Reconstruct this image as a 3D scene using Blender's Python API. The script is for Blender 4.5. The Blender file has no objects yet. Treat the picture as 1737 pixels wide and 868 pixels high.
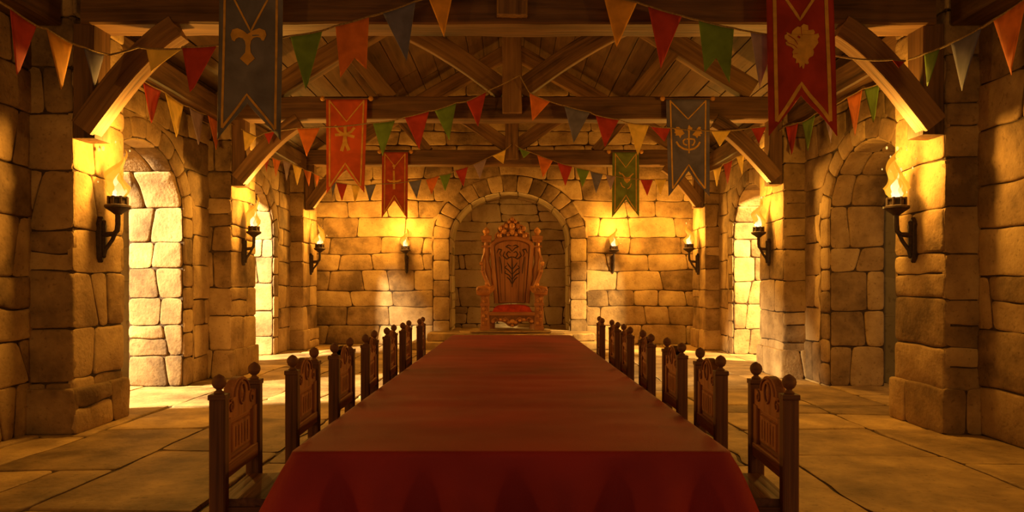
import bpy, math, random
from math import sin, cos, pi, sqrt, radians
from mathutils import Vector, noise
from mathutils.geometry import tessellate_polygon

SC = bpy.context.scene
COL = SC.collection
F = 1200.0; CX = 868.5; HY = 484.0; H = 1.28      # focal length in pixels, horizon row, eye height

def P(px, py, d):
    """world point that a pixel of the 1737x868 frame shows at depth d"""
    return Vector(((px - CX) / F * d, d, H + (HY - py) / F * d))

# ------------------------------------------------------------------ mesh builder
class MB:
    def __init__(s):
        s.v = []; s.f = []; s.gc = []; s.tone = []; s.mi = []
    def add(s, verts, faces, gc=None, tone=0.5, mi=0):
        b = len(s.v)
        s.v += [tuple(p) for p in verts]
        s.gc += [tuple(g) for g in gc] if gc else [tuple(p) for p in verts]
        s.tone += [tone] * len(verts)
        for f in faces:
            s.f.append(tuple(i + b for i in f)); s.mi.append(mi)
    def build(s, name, mats, parent=None, smooth=True, angle=38, origin=None):
        me = bpy.data.meshes.new(name)
        o0 = Vector(origin) if origin is not None else Vector((0, 0, 0))
        me.from_pydata([tuple(Vector(p) - o0) for p in s.v], [], s.f)
        a = me.attributes.new('gc', 'FLOAT_VECTOR', 'POINT')
        a.data.foreach_set('vector', [c for g in s.gc for c in g])
        a = me.attributes.new('tone', 'FLOAT', 'POINT')
        a.data.foreach_set('value', s.tone)
        if not isinstance(mats, (list, tuple)): mats = [mats]
        for m in mats: me.materials.append(m)
        me.polygons.foreach_set('material_index', s.mi)
        me.update()
        if smooth:
            me.polygons.foreach_set('use_smooth', [True] * len(me.polygons))
            me.set_sharp_from_angle(angle=radians(angle))
        o = bpy.data.objects.new(name, me); COL.objects.link(o)
        if parent is not None:
            o.parent = parent
            if not parent.get('local'):
                p = parent; off = Vector((0, 0, 0))
                while p is not None:
                    off += Vector(p.location); p = p.parent
                o.location = o0 - off
            else:
                o.location = o0
        else:
            o.location = o0
        return o

def thing(name, label, cat, loc=(0, 0, 0), group=None, local=False):
    o = bpy.data.objects.new(name, None); COL.objects.link(o)
    o.location = loc; o.empty_display_size = .1
    o['label'] = label; o['category'] = cat
    if group: o['group'] = group
    if local: o['local'] = 1
    return o

def tag(o, label=None, cat=None, group=None, kind=None):
    for k, x in (('label', label), ('category', cat), ('group', group), ('kind', kind)):
        if x: o[k] = x
    return o

def sweep(mb, pts, w, h, up=(0, 0, 1), ch=.18, mi=0, tone=.5, n=0, rough=0, seed=0, caps=True):
    """loft along pts; n=0: chamfered rectangle w x h, n>2: ellipse with n sides"""
    pts = [Vector(p) for p in pts]; N = len(pts); up = Vector(up)
    W = w if isinstance(w, (list, tuple)) else [w] * N
    Hh = h if isinstance(h, (list, tuple)) else [h] * N
    V = []; G = []; L = 0.0; off = random.Random(seed * 7 + 1).random() * 50
    for i, p in enumerate(pts):
        t = (pts[min(i + 1, N - 1)] - pts[max(i - 1, 0)]).normalized()
        s = t.cross(up)
        if s.length < 1e-4: s = t.cross(Vector((1, 0, 0)))
        if s.length < 1e-4: s = t.cross(Vector((0, 1, 0)))
        s.normalize(); u = s.cross(t).normalized()
        if i: L += (p - pts[i - 1]).length
        a, b = W[i] / 2, Hh[i] / 2
        if n:
            sec = [(a * cos(2 * pi * k / n), b * sin(2 * pi * k / n)) for k in range(n)]
        else:
            c = ch * min(a, b)
            sec = [(a, -b + c), (a, b - c), (a - c, b), (-a + c, b), (-a, b - c), (-a, -b + c), (-a + c, -b), (a - c, -b)]
        for x, y in sec:
            q = p + s * x + u * y
            if rough:
                q += Vector((noise.noise(q * 2.3 + Vector((seed, 0, 0))), noise.noise(q * 2.3 + Vector((0, seed, 9))), noise.noise(q * 2.3 + Vector((5, 0, seed))))) * rough
            V.append(q); G.append((L + off, x + off, y))
    k = n or 8
    Fc = []
    for i in range(N - 1):
        for j in range(k):
            Fc.append((i * k + j, i * k + (j + 1) % k, (i + 1) * k + (j + 1) % k, (i + 1) * k + j))
    if caps:
        Fc.append(tuple(range(k - 1, -1, -1))); Fc.append(tuple((N - 1) * k + j for j in range(k)))
    Fc = [tuple(reversed(f)) for f in Fc] if _flip(V, Fc) else Fc
    mb.add(V, Fc, G, tone, mi)

def _flip(V, Fc):
    vol = 0
    for f in Fc:
        a = V[f[0]]
        for i in range(1, len(f) - 1): vol += a.dot(V[f[i]].cross(V[f[i + 1]]))
    return vol < 0

def lerp(a, b, t): return a + (b - a) * t

def beam(mb, a, b, w, h, up=(0, 0, 1), seed=0, rough=.012, ch=.14, seg=10, mi=0):
    a = Vector(a); b = Vector(b)
    sweep(mb, [a.lerp(b, i / seg) for i in range(seg + 1)], w, h, up, ch, mi, random.Random(seed).random(), 0, rough, seed)

def box(mb, x0, x1, y0, y1, z0, z1, ch=.12, mi=0, seed=0, tone=.5):
    d = (x1 - x0, y1 - y0, z1 - z0); k = d.index(max(d))
    c = Vector(((x0 + x1) / 2, (y0 + y1) / 2, (z0 + z1) / 2))
    e = Vector((0, 0, 0)); e[k] = d[k] / 2
    if k == 0: sweep(mb, [c - e, c + e], d[1], d[2], (0, 0, 1), ch, mi, tone, 0, 0, seed)
    elif k == 1: sweep(mb, [c - e, c + e], d[0], d[2], (0, 0, 1), ch, mi, tone, 0, 0, seed)
    else: sweep(mb, [c - e, c + e], d[0], d[1], (0, 1, 0), ch, mi, tone, 0, 0, seed)

def lathe(mb, prof, c, n=14, ax=None, mi=0):
    """prof: (radius, height) from the bottom up; ax: (right, forward, up) frame"""
    c = Vector(c)
    X, Y, Z = ax if ax else (Vector((1, 0, 0)), Vector((0, 1, 0)), Vector((0, 0, 1)))
    V = []; m = len(prof)
    for r, z in prof:
        for k in range(n):
            a = 2 * pi * k / n
            V.append(c + X * (r * cos(a)) + Y * (r * sin(a)) + Z * z)
    Fc = [(i * n + k, i * n + (k + 1) % n, (i + 1) * n + (k + 1) % n, (i + 1) * n + k) for i in range(m - 1) for k in range(n)]
    Fc.append(tuple(range(n - 1, -1, -1))); Fc.append(tuple((m - 1) * n + k for k in range(n)))
    mb.add(V, Fc, None, .5, mi)

def ball(mb, c, r, n=10, sx=1, sy=1, sz=1, mi=0):
    m = n // 2 + 1
    prof = [(max(.001, sin(pi * i / m)) * r, -cos(pi * i / m) * r * sz) for i in range(m + 1)]
    lathe(mb, prof, c, n, (Vector((sx, 0, 0)), Vector((0, sy, 0)), Vector((0, 0, 1))), mi)

def prism(mb, pts, mapf, t0, t1, bev=0, mi=0, tone=.5):
    """extrude a 2-D outline: mapf(x, y, t) -> world"""
    n = len(pts)
    area = sum(pts[i][0] * pts[(i + 1) % n][1] - pts[(i + 1) % n][0] * pts[i][1] for i in range(n))
    if area < 0: pts = pts[::-1]
    def inset(k):
        o = []
        for i in range(n):
            a = Vector(pts[i - 1]); b = Vector(pts[i]); c = Vector(pts[(i + 1) % n])
            e1 = (b - a).normalized() if (b - a).length > 1e-9 else Vector((1, 0)); e2 = (c - b).normalized() if (c - b).length > 1e-9 else e1
            nn = Vector((-e1.y - e2.y, e1.x + e2.x)); l = nn.length
            nn = nn / l if l > 1e-6 else Vector((-e1.y, e1.x))
            o.append(b + nn * k)
        return o
    sg = 1 if t1 > t0 else -1
    rings = [(pts, t0)]
    if bev: rings += [(pts, t1 - sg * bev), (inset(bev), t1)]
    else: rings += [(pts, t1)]
    V = []; G = []
    for ring, t in rings:
        for x, y in ring:
            V.append(Vector(mapf(x, y, t))); G.append((y + tone * 9, x + tone * 5, t))
    m = len(rings); Fc = []
    for i in range(m - 1):
        for k in range(n):
            Fc.append((i * n + k, i * n + (k + 1) % n, (i + 1) * n + (k + 1) % n, (i + 1) * n + k))
    for tri in tessellate_polygon([[Vector((x, y, 0)) for x, y in rings[0][0]]]):
        a, b, c = tri
        q = rings[0][0]
        ar = (q[b][0] - q[a][0]) * (q[c][1] - q[a][1]) - (q[c][0] - q[a][0]) * (q[b][1] - q[a][1])
        if ar < 0: b, c = c, b
        Fc.append((a, c, b)); Fc.append(((m - 1) * n + a, (m - 1) * n + b, (m - 1) * n + c))
    if _flip(V, Fc): Fc = [tuple(reversed(f)) for f in Fc]
    mb.add(V, Fc, G, tone, mi)

# ------------------------------------------------------------------ materials
def new_mat(name):
    m = bpy.data.materials.new(name); m.use_nodes = True
    nt = m.node_tree; b = nt.nodes['Principled BSDF']
    return m, nt, b

def nd(nt, t, **kw):
    n = nt.nodes.new(t)
    for k, v in kw.items(): setattr(n, k, v)
    return n

def ramp(nt, stops):
    r = nd(nt, 'ShaderNodeValToRGB'); e = r.color_ramp.elements
    while len(e) < len(stops): e.new(.5)
    for i, (p, c) in enumerate(stops):
        e[i].position = p; e[i].color = (*c, 1)
    return r

def stone_mat(name, dark, mid, light, scale=2.2, bump=.35, rough=.85):
    m, nt, b = new_mat(name); L = nt.links.new
    geo = nd(nt, 'ShaderNodeNewGeometry')
    at = nd(nt, 'ShaderNodeAttribute', attribute_name='tone')
    n1 = nd(nt, 'ShaderNodeTexNoise'); n1.inputs['Scale'].default_value = scale; n1.inputs['Detail'].default_value = 5; n1.inputs['Roughness'].default_value = .62
    n2 = nd(nt, 'ShaderNodeTexNoise'); n2.inputs['Scale'].default_value = scale * 13; n2.inputs['Detail'].default_value = 4
    L(geo.outputs['Position'], n1.inputs['Vector']); L(geo.outputs['Position'], n2.inputs['Vector'])
    a1 = nd(nt, 'ShaderNodeMath', operation='MULTIPLY_ADD'); a1.inputs[1].default_value = .5; L(at.outputs['Fac'], a1.inputs[0])
    s1 = nd(nt, 'ShaderNodeMath', operation='MULTIPLY_ADD'); s1.inputs[1].default_value = 1.5; s1.inputs[2].default_value = -.5
    L(n1.outputs['Fac'], s1.inputs[0]); L(s1.outputs[0], a1.inputs[2])
    r = ramp(nt, [(.12, dark), (.5, mid), (.86, light)]); L(a1.outputs[0], r.inputs['Fac'])
    # pits and scratches
    r2 = ramp(nt, [(.30, (.45, .40, .36)), (.40, (1, 1, 1))]); L(n2.outputs['Fac'], r2.inputs['Fac'])
    mx = nd(nt, 'ShaderNodeMixRGB', blend_type='MULTIPLY'); mx.inputs[0].default_value = .55
    L(r.outputs[0], mx.inputs[1]); L(r2.outputs[0], mx.inputs[2]); L(mx.outputs[0], b.inputs['Base Color'])
    ad = nd(nt, 'ShaderNodeMath', operation='MULTIPLY_ADD'); ad.inputs[1].default_value = .35; L(n2.outputs['Fac'], ad.inputs[0]); L(n1.outputs['Fac'], ad.inputs[2])
    bp = nd(nt, 'ShaderNodeBump'); bp.inputs['Strength'].default_value = bump; bp.inputs['Distance'].default_value = .06
    L(ad.outputs[0], bp.inputs['Height']); L(bp.outputs[0], b.inputs['Normal'])
    b.inputs['Roughness'].default_value = rough; b.inputs['Specular IOR Level'].default_value = .25
    return m

def wood_mat(name, dark, mid, light, freq=26, rough=.6, bump=.35):
    m, nt, b = new_mat(name); L = nt.links.new
    at = nd(nt, 'ShaderNodeAttribute', attribute_name='gc')
    mp = nd(nt, 'ShaderNodeMapping'); mp.inputs['Scale'].default_value = (.9, freq, freq); L(at.outputs['Vector'], mp.inputs['Vector'])
    n1 = nd(nt, 'ShaderNodeTexNoise'); n1.inputs['Scale'].default_value = 1.0; n1.inputs['Detail'].default_value = 4; n1.inputs['Distortion'].default_value = .6
    L(mp.outputs[0], n1.inputs['Vector'])
    mp2 = nd(nt, 'ShaderNodeMapping'); mp2.inputs['Scale'].default_value = (1.2, 4, 4); L(at.outputs['Vector'], mp2.inputs['Vector'])
    n2 = nd(nt, 'ShaderNodeTexNoise'); n2.inputs['Scale'].default_value = 1.0; n2.inputs['Detail'].default_value = 3; L(mp2.outputs[0], n2.inputs['Vector'])
    s = nd(nt, 'ShaderNodeMath', operation='MULTIPLY_ADD'); s.inputs[1].default_value = .55; L(n2.outputs['Fac'], s.inputs[0])
    t = nd(nt, 'ShaderNodeMath', operation='MULTIPLY'); t.inputs[1].default_value = .5; L(n1.outputs['Fac'], t.inputs[0]); L(t.outputs[0], s.inputs[2])
    r = ramp(nt, [(.34, dark), (.44, mid), (.68, light)]); L(s.outputs[0], r.inputs['Fac']); L(r.outputs[0], b.inputs['Base Color'])
    bp = nd(nt, 'ShaderNodeBump'); bp.inputs['Strength'].default_value = bump; bp.inputs['Distance'].default_value = .02
    L(n1.outputs['Fac'], bp.inputs['Height']); L(bp.outputs[0], b.inputs['Normal'])
    b.inputs['Roughness'].default_value = rough; b.inputs['Specular IOR Level'].default_value = .3
    return m

def cloth_mat(name, c, var=.25, scale=3, rough=.85, weave=220):
    m, nt, b = new_mat(name); L = nt.links.new
    geo = nd(nt, 'ShaderNodeTexCoord')
    n1 = nd(nt, 'ShaderNodeTexNoise'); n1.inputs['Scale'].default_value = scale; n1.inputs['Detail'].default_value = 5; n1.inputs['Distortion'].default_value = .4
    L(geo.outputs['Object'], n1.inputs['Vector'])
    d = tuple(x * (1 - var) for x in c); l = tuple(min(1, x * (1 + var)) for x in c)
    r = ramp(nt, [(.32, d), (.68, l)]); L(n1.outputs['Fac'], r.inputs['Fac']); L(r.outputs[0], b.inputs['Base Color'])
    n2 = nd(nt, 'ShaderNodeTexNoise'); n2.inputs['Scale'].default_value = weave; L(geo.outputs['Object'], n2.inputs['Vector'])
    bp = nd(nt, 'ShaderNodeBump'); bp.inputs['Strength'].default_value = .2; bp.inputs['Distance'].default_value = .004
    L(n2.outputs['Fac'], bp.inputs['Height']); L(bp.outputs[0], b.inputs['Normal'])
    b.inputs['Roughness'].default_value = rough; b.inputs['Specular IOR Level'].default_value = .2
    return m

def iron_mat(name, c):
    m, nt, b = new_mat(name); L = nt.links.new
    geo = nd(nt, 'ShaderNodeTexCoord'); n1 = nd(nt, 'ShaderNodeTexNoise'); n1.inputs['Scale'].default_value = 40; n1.inputs['Detail'].default_value = 4
    L(geo.outputs['Object'], n1.inputs['Vector'])
    r = ramp(nt, [(.3, tuple(x * .6 for x in c)), (.7, tuple(x * 1.5 for x in c))]); L(n1.outputs['Fac'], r.inputs['Fac']); L(r.outputs[0], b.inputs['Base Color'])
    b.inputs['Roughness'].default_value = .55; b.inputs['Metallic'].default_value = .35
    return m

def flame_mat(name, c0, c1, s0, s1, keep=.55):
    """fire: it only gives off light and lets what is behind it show through"""
    m = bpy.data.materials.new(name); m.use_nodes = True; nt = m.node_tree; L = nt.links.new
    nt.nodes.clear()
    out = nd(nt, 'ShaderNodeOutputMaterial'); em = nd(nt, 'ShaderNodeEmission'); tr = nd(nt, 'ShaderNodeBsdfTransparent'); ad = nd(nt, 'ShaderNodeAddShader')
    at = nd(nt, 'ShaderNodeAttribute', attribute_name='tone')
    r = ramp(nt, [(0, c0), (1, c1)]); L(at.outputs['Fac'], r.inputs['Fac']); L(r.outputs[0], em.inputs['Color'])
    mr = nd(nt, 'ShaderNodeMapRange'); mr.inputs[3].default_value = s0; mr.inputs[4].default_value = s1
    L(at.outputs['Fac'], mr.inputs[0]); L(mr.outputs[0], em.inputs['Strength'])
    tr.inputs[0].default_value = (keep, keep, keep, 1)
    L(em.outputs[0], ad.inputs[0]); L(tr.outputs[0], ad.inputs[1]); L(ad.outputs[0], out.inputs[0])
    m.cycles.emission_sampling = 'NONE'
    return m

M = {}
M['stone'] = stone_mat('rough_tan_stone', (.115, .064, .027), (.31, .185, .077), (.50, .325, .14))
M['wallstone'] = M['stone']
M['mortar'] = stone_mat('dark_mortar', (.035, .018, .008), (.06, .032, .014), (.10, .055, .022), 6, .4)
M['floor'] = stone_mat('flagstone', (.13, .072, .028), (.33, .20, .078), (.60, .38, .14), 1.9, .3, .7)
M['niche'] = stone_mat('grey_niche_stone', (.30, .21, .11), (.50, .37, .21), (.60, .46, .27), 2.0, .3)
M['plaster'] = stone_mat('plain_passage_stone', (.20, .14, .06), (.27, .19, .085), (.32, .23, .11), 1.0, .2)
M['beam'] = wood_mat('dark_oak_beam', (.025, .011, .004), (.085, .038, .013), (.19, .090, .032), 22)
M['brace'] = wood_mat('oak_brace', (.030, .013, .004), (.13, .060, .019), (.27, .135, .045), 24)
M['board'] = wood_mat('roof_board', (.035, .016, .006), (.085, .042, .015), (.14, .070, .026), 14)
M['chair'] = wood_mat('dark_chair_wood', (.035, .012, .005), (.13, .048, .016), (.23, .090, .029), 40, .7)
M['panel'] = wood_mat('reddish_panel_wood', (.05, .016, .006), (.27, .090, .025), (.42, .155, .046), 40, .65)
M['throne'] = wood_mat('throne_wood', (.06, .018, .006), (.26, .092, .024), (.44, .175, .045), 34, .4)
M['thronepanel'] = wood_mat('throne_panel_wood', (.07, .024, .008), (.28, .100, .027), (.42, .17, .048), 22, .45)
M['carved'] = wood_mat('carved_wood', (.07, .020, .007), (.32, .115, .028), (.66, .30, .08), 30, .35)  # lighter tone paints highlights onto the throne's raised carving
M['groove'] = wood_mat('dark_carving', (.025, .008, .004), (.05, .018, .007), (.08, .03, .01), 30, .5)
M['cushion'] = cloth_mat('red_velvet', (.42, .045, .018), .3, 9)
M['tablecloth'] = cloth_mat('dark_red_cloth', (.27, .018, .016), .30, 1.3, .72)
M['iron'] = iron_mat('wrought_iron', (.045, .024, .014))
M['coal'] = new_mat('glowing_coals')[0]
_b = M['coal'].node_tree.nodes['Principled BSDF']; _b.inputs['Base Color'].default_value = (.2, .04, .01, 1)
_b.inputs['Emission Color'].default_value = (1, .30, .04, 1); _b.inputs['Emission Strength'].default_value = .55
M['flame_outer'] = flame_mat('outer_flame', (1, .40, .020), (1, .32, .012), .70, .62, .40)
M['flame_inner'] = flame_mat('inner_flame', (1, .66, .07), (1, .54, .04), .62, .50, .62)
M['flame_core'] = flame_mat('flame_core', (1, .95, .70), (1, .85, .32), 4.2, 1.6, .3)
M['ember'] = flame_mat('ember', (1, .60, .15), (1, .60, .15), 1.2, 1.2, .2)
M['rope'] = cloth_mat('hemp_rope', (.26, .16, .06), .3, 60)
M['gold'] = cloth_mat('gold_trim', (.52, .27, .045), .2, 12)
M['goldball'] = cloth_mat('gilt_finial', (.45, .20, .03), .2, 8, .4)
PEN = {'red': (.36, .035, .018), 'orange': (.56, .14, .02), 'yellow': (.74, .46, .08), 'ochre': (.60, .26, .03), 'green': (.135, .20, .025),
       'blue': (.14, .122, .17), 'lilac': (.30, .20, .22)}
for k, c in PEN.items(): M['p_' + k] = cloth_mat(k + '_felt', c, .22, 7)

# ------------------------------------------------------------------ masonry
def n1(x, s): return noise.noise(Vector((x, s * 3.17, s * 1.31)))

def stone_poly(mb, poly, mapf, rnd, depth=.022, gap=.006, bulge=.008, mi=0, smooth=1, rough=.008):
    """one dressed stone: 2-D outline -> rounded, inset block standing proud of the mortar"""
    pts = []
    n = len(poly)
    for i in range(n):
        a = Vector(poly[i]); b = Vector(poly[(i + 1) % n]); l = (b - a).length
        k = max(1, int(l / .055 + .5))
        for j in range(k): pts.append(a.lerp(b, j / k))
    n = len(pts)
    if n < 4: return
    area = sum(pts[i].x * pts[(i + 1) % n].y - pts[(i + 1) % n].x * pts[i].y for i in range(n))
    if abs(area) < .004: return
    if area < 0: pts.reverse()
    s = rnd.random() * 90
    pts = [p + Vector((noise.noise(Vector((p.x * 6, p.y * 6, s))), noise.noise(Vector((p.x * 6 + 40, p.y * 6, s))))) * rough * 1.6 for p in pts]
    def ins(ps, k):
        m = len(ps); o = []
        for i in range(m):
            t = ps[(i + 1) % m] - ps[i - 1]
            nn = Vector((-t.y, t.x)); l = nn.length
            o.append(ps[i] + (nn / l * k if l > 1e-9 else Vector((0, 0))))
        return o
    p1 = ins(pts, gap)
    for _ in range(smooth):
        p1 = [(p1[i] * 2 + p1[i - 1] + p1[(i + 1) % n]) / 4 for i in range(n)]
    b = min(.02, sqrt(abs(area)) * .12)
    p2 = ins(p1, b * .35); p3 = ins(p1, b * 1.2)
    dz = rnd.uniform(-bulge, bulge); tx = rnd.uniform(-.012, .012); ty = rnd.uniform(-.012, .012)
    c = sum(p3, Vector((0, 0))) / n
    rings = [(p1, -.03, 0), (p1, depth * .55, 0), (p2, depth * .85 + dz * .6, 1), (p3, depth + dz, 1)]
    V = []
    for ps, h, q in rings:
        for p in ps:
            V.append(Vector(mapf(p.x, p.y, h + q * ((p.x - c.x) * tx + (p.y - c.y) * ty))))
    V.append(Vector(mapf(c.x, c.y, depth + dz + bulge * .8)))
    Fc = [(i * n + k, i * n + (k + 1) % n, (i + 1) * n + (k + 1) % n, (i + 1) * n + k) for i in range(3) for k in range(n)]
    Fc += [(3 * n + k, 3 * n + (k + 1) % n, 4 * n) for k in range(n)]
    nn = (V[3 * n + n // 3] - V[4 * n]).cross(V[3 * n + 2 * n // 3] - V[4 * n])
    want = Vector(mapf(c.x, c.y, 1)) - Vector(mapf(c.x, c.y, 0))
    if nn.dot(want) < 0: Fc = [tuple(reversed(f)) for f in Fc]
    mb.add(V, Fc, None, rnd.random(), mi)

def rows(V, course, rnd):
    vs = [0.0]
    while vs[-1] < V - 1e-6: vs.append(vs[-1] + rnd.uniform(*course))
    k = V / vs[-1]
    return [v * k for v in vs]

def masonry(mb, mapf, U, V, seed, course=(.24, .40), width=(.30, .72), holes=(), wav=.022, u0=0.0, v0=0.0, rowvs=None, mi=0, depth=.022, gap=.006, bulge=.008, clip=None):
    rnd = random.Random(seed)
    vs = rowvs or rows(V, course, rnd)
    def line(i, u):
        if i == 0 or i == len(vs) - 1: return v0 + vs[i]
        return v0 + vs[i] + wav * (n1(u * 1.1, i + seed * .37) * 1.6 + .5 * n1(u * 3.1, i + seed))
    for i in range(len(vs) - 1):
        hrow = vs[i + 1] - vs[i]
        us = [0.0]
        first = rnd.uniform(width[0] * .6, width[1])
        us.append(min(first, U))
        while us[-1] < U - 1e-6: us.append(us[-1] + rnd.uniform(*width))
        if len(us) > 2 and us[-1] > U:
            if U - us[-2] < width[0] * .6: us.pop(-2)
            us[-1] = U
        sk = [0 if (j == 0 or j == len(us) - 1) else rnd.uniform(-.045, .045) for j in range(len(us))]
        for j in range(len(us) - 1):
            a, b = u0 + us[j], u0 + us[j + 1]
            m = max(2, int((b - a) / .12))
            ab, at_, bb, bt = a - sk[j], a + sk[j], b - sk[j + 1], b + sk[j + 1]
            bot = [(lerp(ab, bb, k / m), line(i, lerp(ab, bb, k / m))) for k in range(m + 1)]
            top = [(lerp(at_, bt, k / m), line(i + 1, lerp(at_, bt, k / m))) for k in range(m + 1)]
            polys = [bot + top[::-1]]
            if hrow > .33 and (b - a) > .45 and rnd.random() < .22 and not holes:
                f = rnd.uniform(.4, .6); mid = [(lerp(p[0], q[0], f), lerp(p[1], q[1], f + .08 * n1(p[0] * 4, seed))) for p, q in zip(bot, top)]
                polys = [bot + mid[::-1], mid + top[::-1]]
            elif (b - a) > .5 and rnd.random() < .16 and not holes:
                f = rnd.randint(1, m - 1); polys = [bot[:f + 1] + top[:max(1, f - 1) + 1][::-1], bot[f:] + top[max(1, f - 1):][::-1]]
            for pl in polys:
                # refine and push out of the holes
                if holes or clip:
                    q = []
                    for k in range(len(pl)):
                        A = Vector(pl[k]); B = Vector(pl[(k + 1) % len(pl)]); c = max(1, int((B - A).length / .06))
                        for t in range(c): q.append(A.lerp(B, t / c))
                    skip = False
                    for hole in holes:
                        ins = [hole.inside(p) for p in q]
                        if all(ins): skip = True; break
                        if any(ins):
                            q = [hole.push(p) if f else p for p, f in zip(q, ins)]
                            ar = abs(sum(q[k].x * q[(k + 1) % len(q)].y - q[(k + 1) % len(q)].x * q[k].y for k in range(len(q)))) / 2
                            if ar < .012: skip = True; break
                    if skip: continue
                    pl = [tuple(p) for p in q]
                stone_poly(mb, pl, mapf, rnd, depth, gap, bulge, mi)

class Arch:
    """opening: centre uc, half width r, springing height vs, rise ry, ring thickness t"""
    def __init__(s, uc, r, vs, ry, t, base=0.0, pw=2.0):
        s.uc, s.r, s.vs, s.ry, s.t, s.base, s.pw = uc, r, vs, ry, t, base, pw
    def pt(s, ang, g):
        c, q = cos(ang), sin(ang); e = 2 / s.pw
        return Vector((s.uc + (s.r + g) * (abs(c) ** e) * (1 if c >= 0 else -1), s.vs + (s.ry + g) * abs(q) ** e))
    def val(s, p):
        R = s.r + s.t
        if p.y <= s.vs: return abs(p.x - s.uc) / R
        return ((abs(p.x - s.uc) / R) ** s.pw + ((p.y - s.vs) / (s.ry + s.t)) ** s.pw) ** (1 / s.pw)
    def inside(s, p): return s.val(p) < .9995
    def push(s, p):
        k = max(s.val(p), 1e-3); dx = p.x - s.uc
        if p.y <= s.vs: return Vector((s.uc + (1 if dx >= 0 else -1) * (s.r + s.t), p.y))
        return Vector((s.uc + dx / k, s.vs + (p.y - s.vs) / k))
    def ring(s, mb, mapf, seed, nv=11, course=(.28, .42)):
        rnd = random.Random(seed)
        an = [pi * i / nv for i in range(nv + 1)]
        for i in range(nv):
            a0, a1 = an[i], an[i + 1]; tt = rnd.uniform(-.02, .03)
            inn = [tuple(s.pt(lerp(a0, a1, k / 3), 0)) for k in range(4)]
            out = [tuple(s.pt(lerp(a0, a1, k / 3), s.t + tt * 0)) for k in range(4)]
            stone_poly(mb, inn + out[::-1], mapf, rnd, .030, .006, .006)
        for sg in (-1, 1):
            vs = rows(s.vs - s.base, course, rnd)
            for i in range(len(vs) - 1):
                a, b = s.base + vs[i], s.base + vs[i + 1]
                x0 = s.uc + sg * s.r; x1 = s.uc + sg * (s.r + s.t)
                stone_poly(mb, [(x0, a), (x1, a), (x1, b), (x0, b)], mapf, rnd, .027, .006, .006)
    def path(s, n=16):
        p = [Vector((s.uc - s.r, s.base)), Vector((s.uc - s.r, s.vs))]
        p += [s.pt(pi - pi * i / n, 0) for i in range(1, n)]
        p += [Vector((s.uc + s.r, s.vs)), Vector((s.uc + s.r, s.base))]
        return p
    def lining(s, mb, place, thick, seed, **kw):
        """stones of the reveal and soffit; place(u, v, w, n): w across the thickness, n towards the opening"""
        pth = s.path(24); L = [0.0]
        for i in range(1, len(pth)): L.append(L[-1] + (pth[i] - pth[i - 1]).length)
        def mapf(a, b, n):
            b = min(max(b, 0), L[-1] - 1e-5)
            i = max(k for k in range(len(L) - 1) if L[k] <= b)
            t = (b - L[i]) / max(1e-9, L[i + 1] - L[i]); p = pth[i].lerp(pth[i + 1], t)
            tg = (pth[i + 1] - pth[i]).normalized(); nn = Vector((tg.y, -tg.x))
            q = p + nn * n
            return place(q.x, q.y, a)
        masonry(mb, mapf, thick, L[-1], seed, **kw)

def wall_core(mb, outline, place, w0, w1):
    """mortar body of a wall from its elevation outline"""
    prism(mb, outline, lambda x, y, t: place(x, y, t), w0, w1, 0, 1)

STONE = [M['stone'], M['mortar']]
ZT = 3.52          # top of the side walls, under the wall plates

def side_wall(name, sg, xs, segs):
    """sg -1 left, +1 right. segs: (x of face, d0, d1, arch or None, thickness, passage)"""
    mb = MB(); k = 0
    for (x, d0, d1, arch, th) in segs:
        k += 1
        def place(u, v, w, x=x): return (sg * (x + w), u, v)
        def face(u, v, n, x=x): return (sg * (x - n), u, v)
        out = [(d0, 0)]
        if arch:
            out += [tuple(p) for p in arch.path(20)]
        out += [(d1, 0), (d1, 3.95), (d0, 3.95)]
        wall_core(mb, out, place, 0, th)
        masonry(mb, lambda u, v, n: face(u, v, n), d1 - d0, 3.9, xs + k, holes=[arch] if arch else (), u0=d0, width=(.42, .98), course=(.33, .54))
        if arch:
            arch.ring(mb, face, xs + 20 + k, 10)
            arch.lining(mb, lambda u, v, w, x=x: (sg * (x + .0 + w), u, v), th, xs + 40 + k, course=(.32, .56), width=(.28, .52))
    o = mb.build(name, STONE, angle=50)
    o['kind'] = 'structure'
    return o

AL1 = Arch(8.06, .92, 2.14, .80, .24); AL2 = Arch(12.15, .85, 2.18, .86, .26)
AR1 = Arch(8.06, .92, 2.14, .80, .24); AR2 = Arch(12.25, .90, 2.18, .86, .26)
side_wall('wall_left', -1, 100, [(4.16, -2.0, 6.2, None, .68), (4.18, 6.75, 9.85, AL1, .68), (4.40, 10.6, 15.5, AL2, .62)])
side_wall('wall_right', 1, 300, [(4.03, -2.0, 6.2, None, .68), (4.04, 6.75, 9.85, AR1, .68), (4.12, 10.6, 15.5, AR2, .68)])

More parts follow.
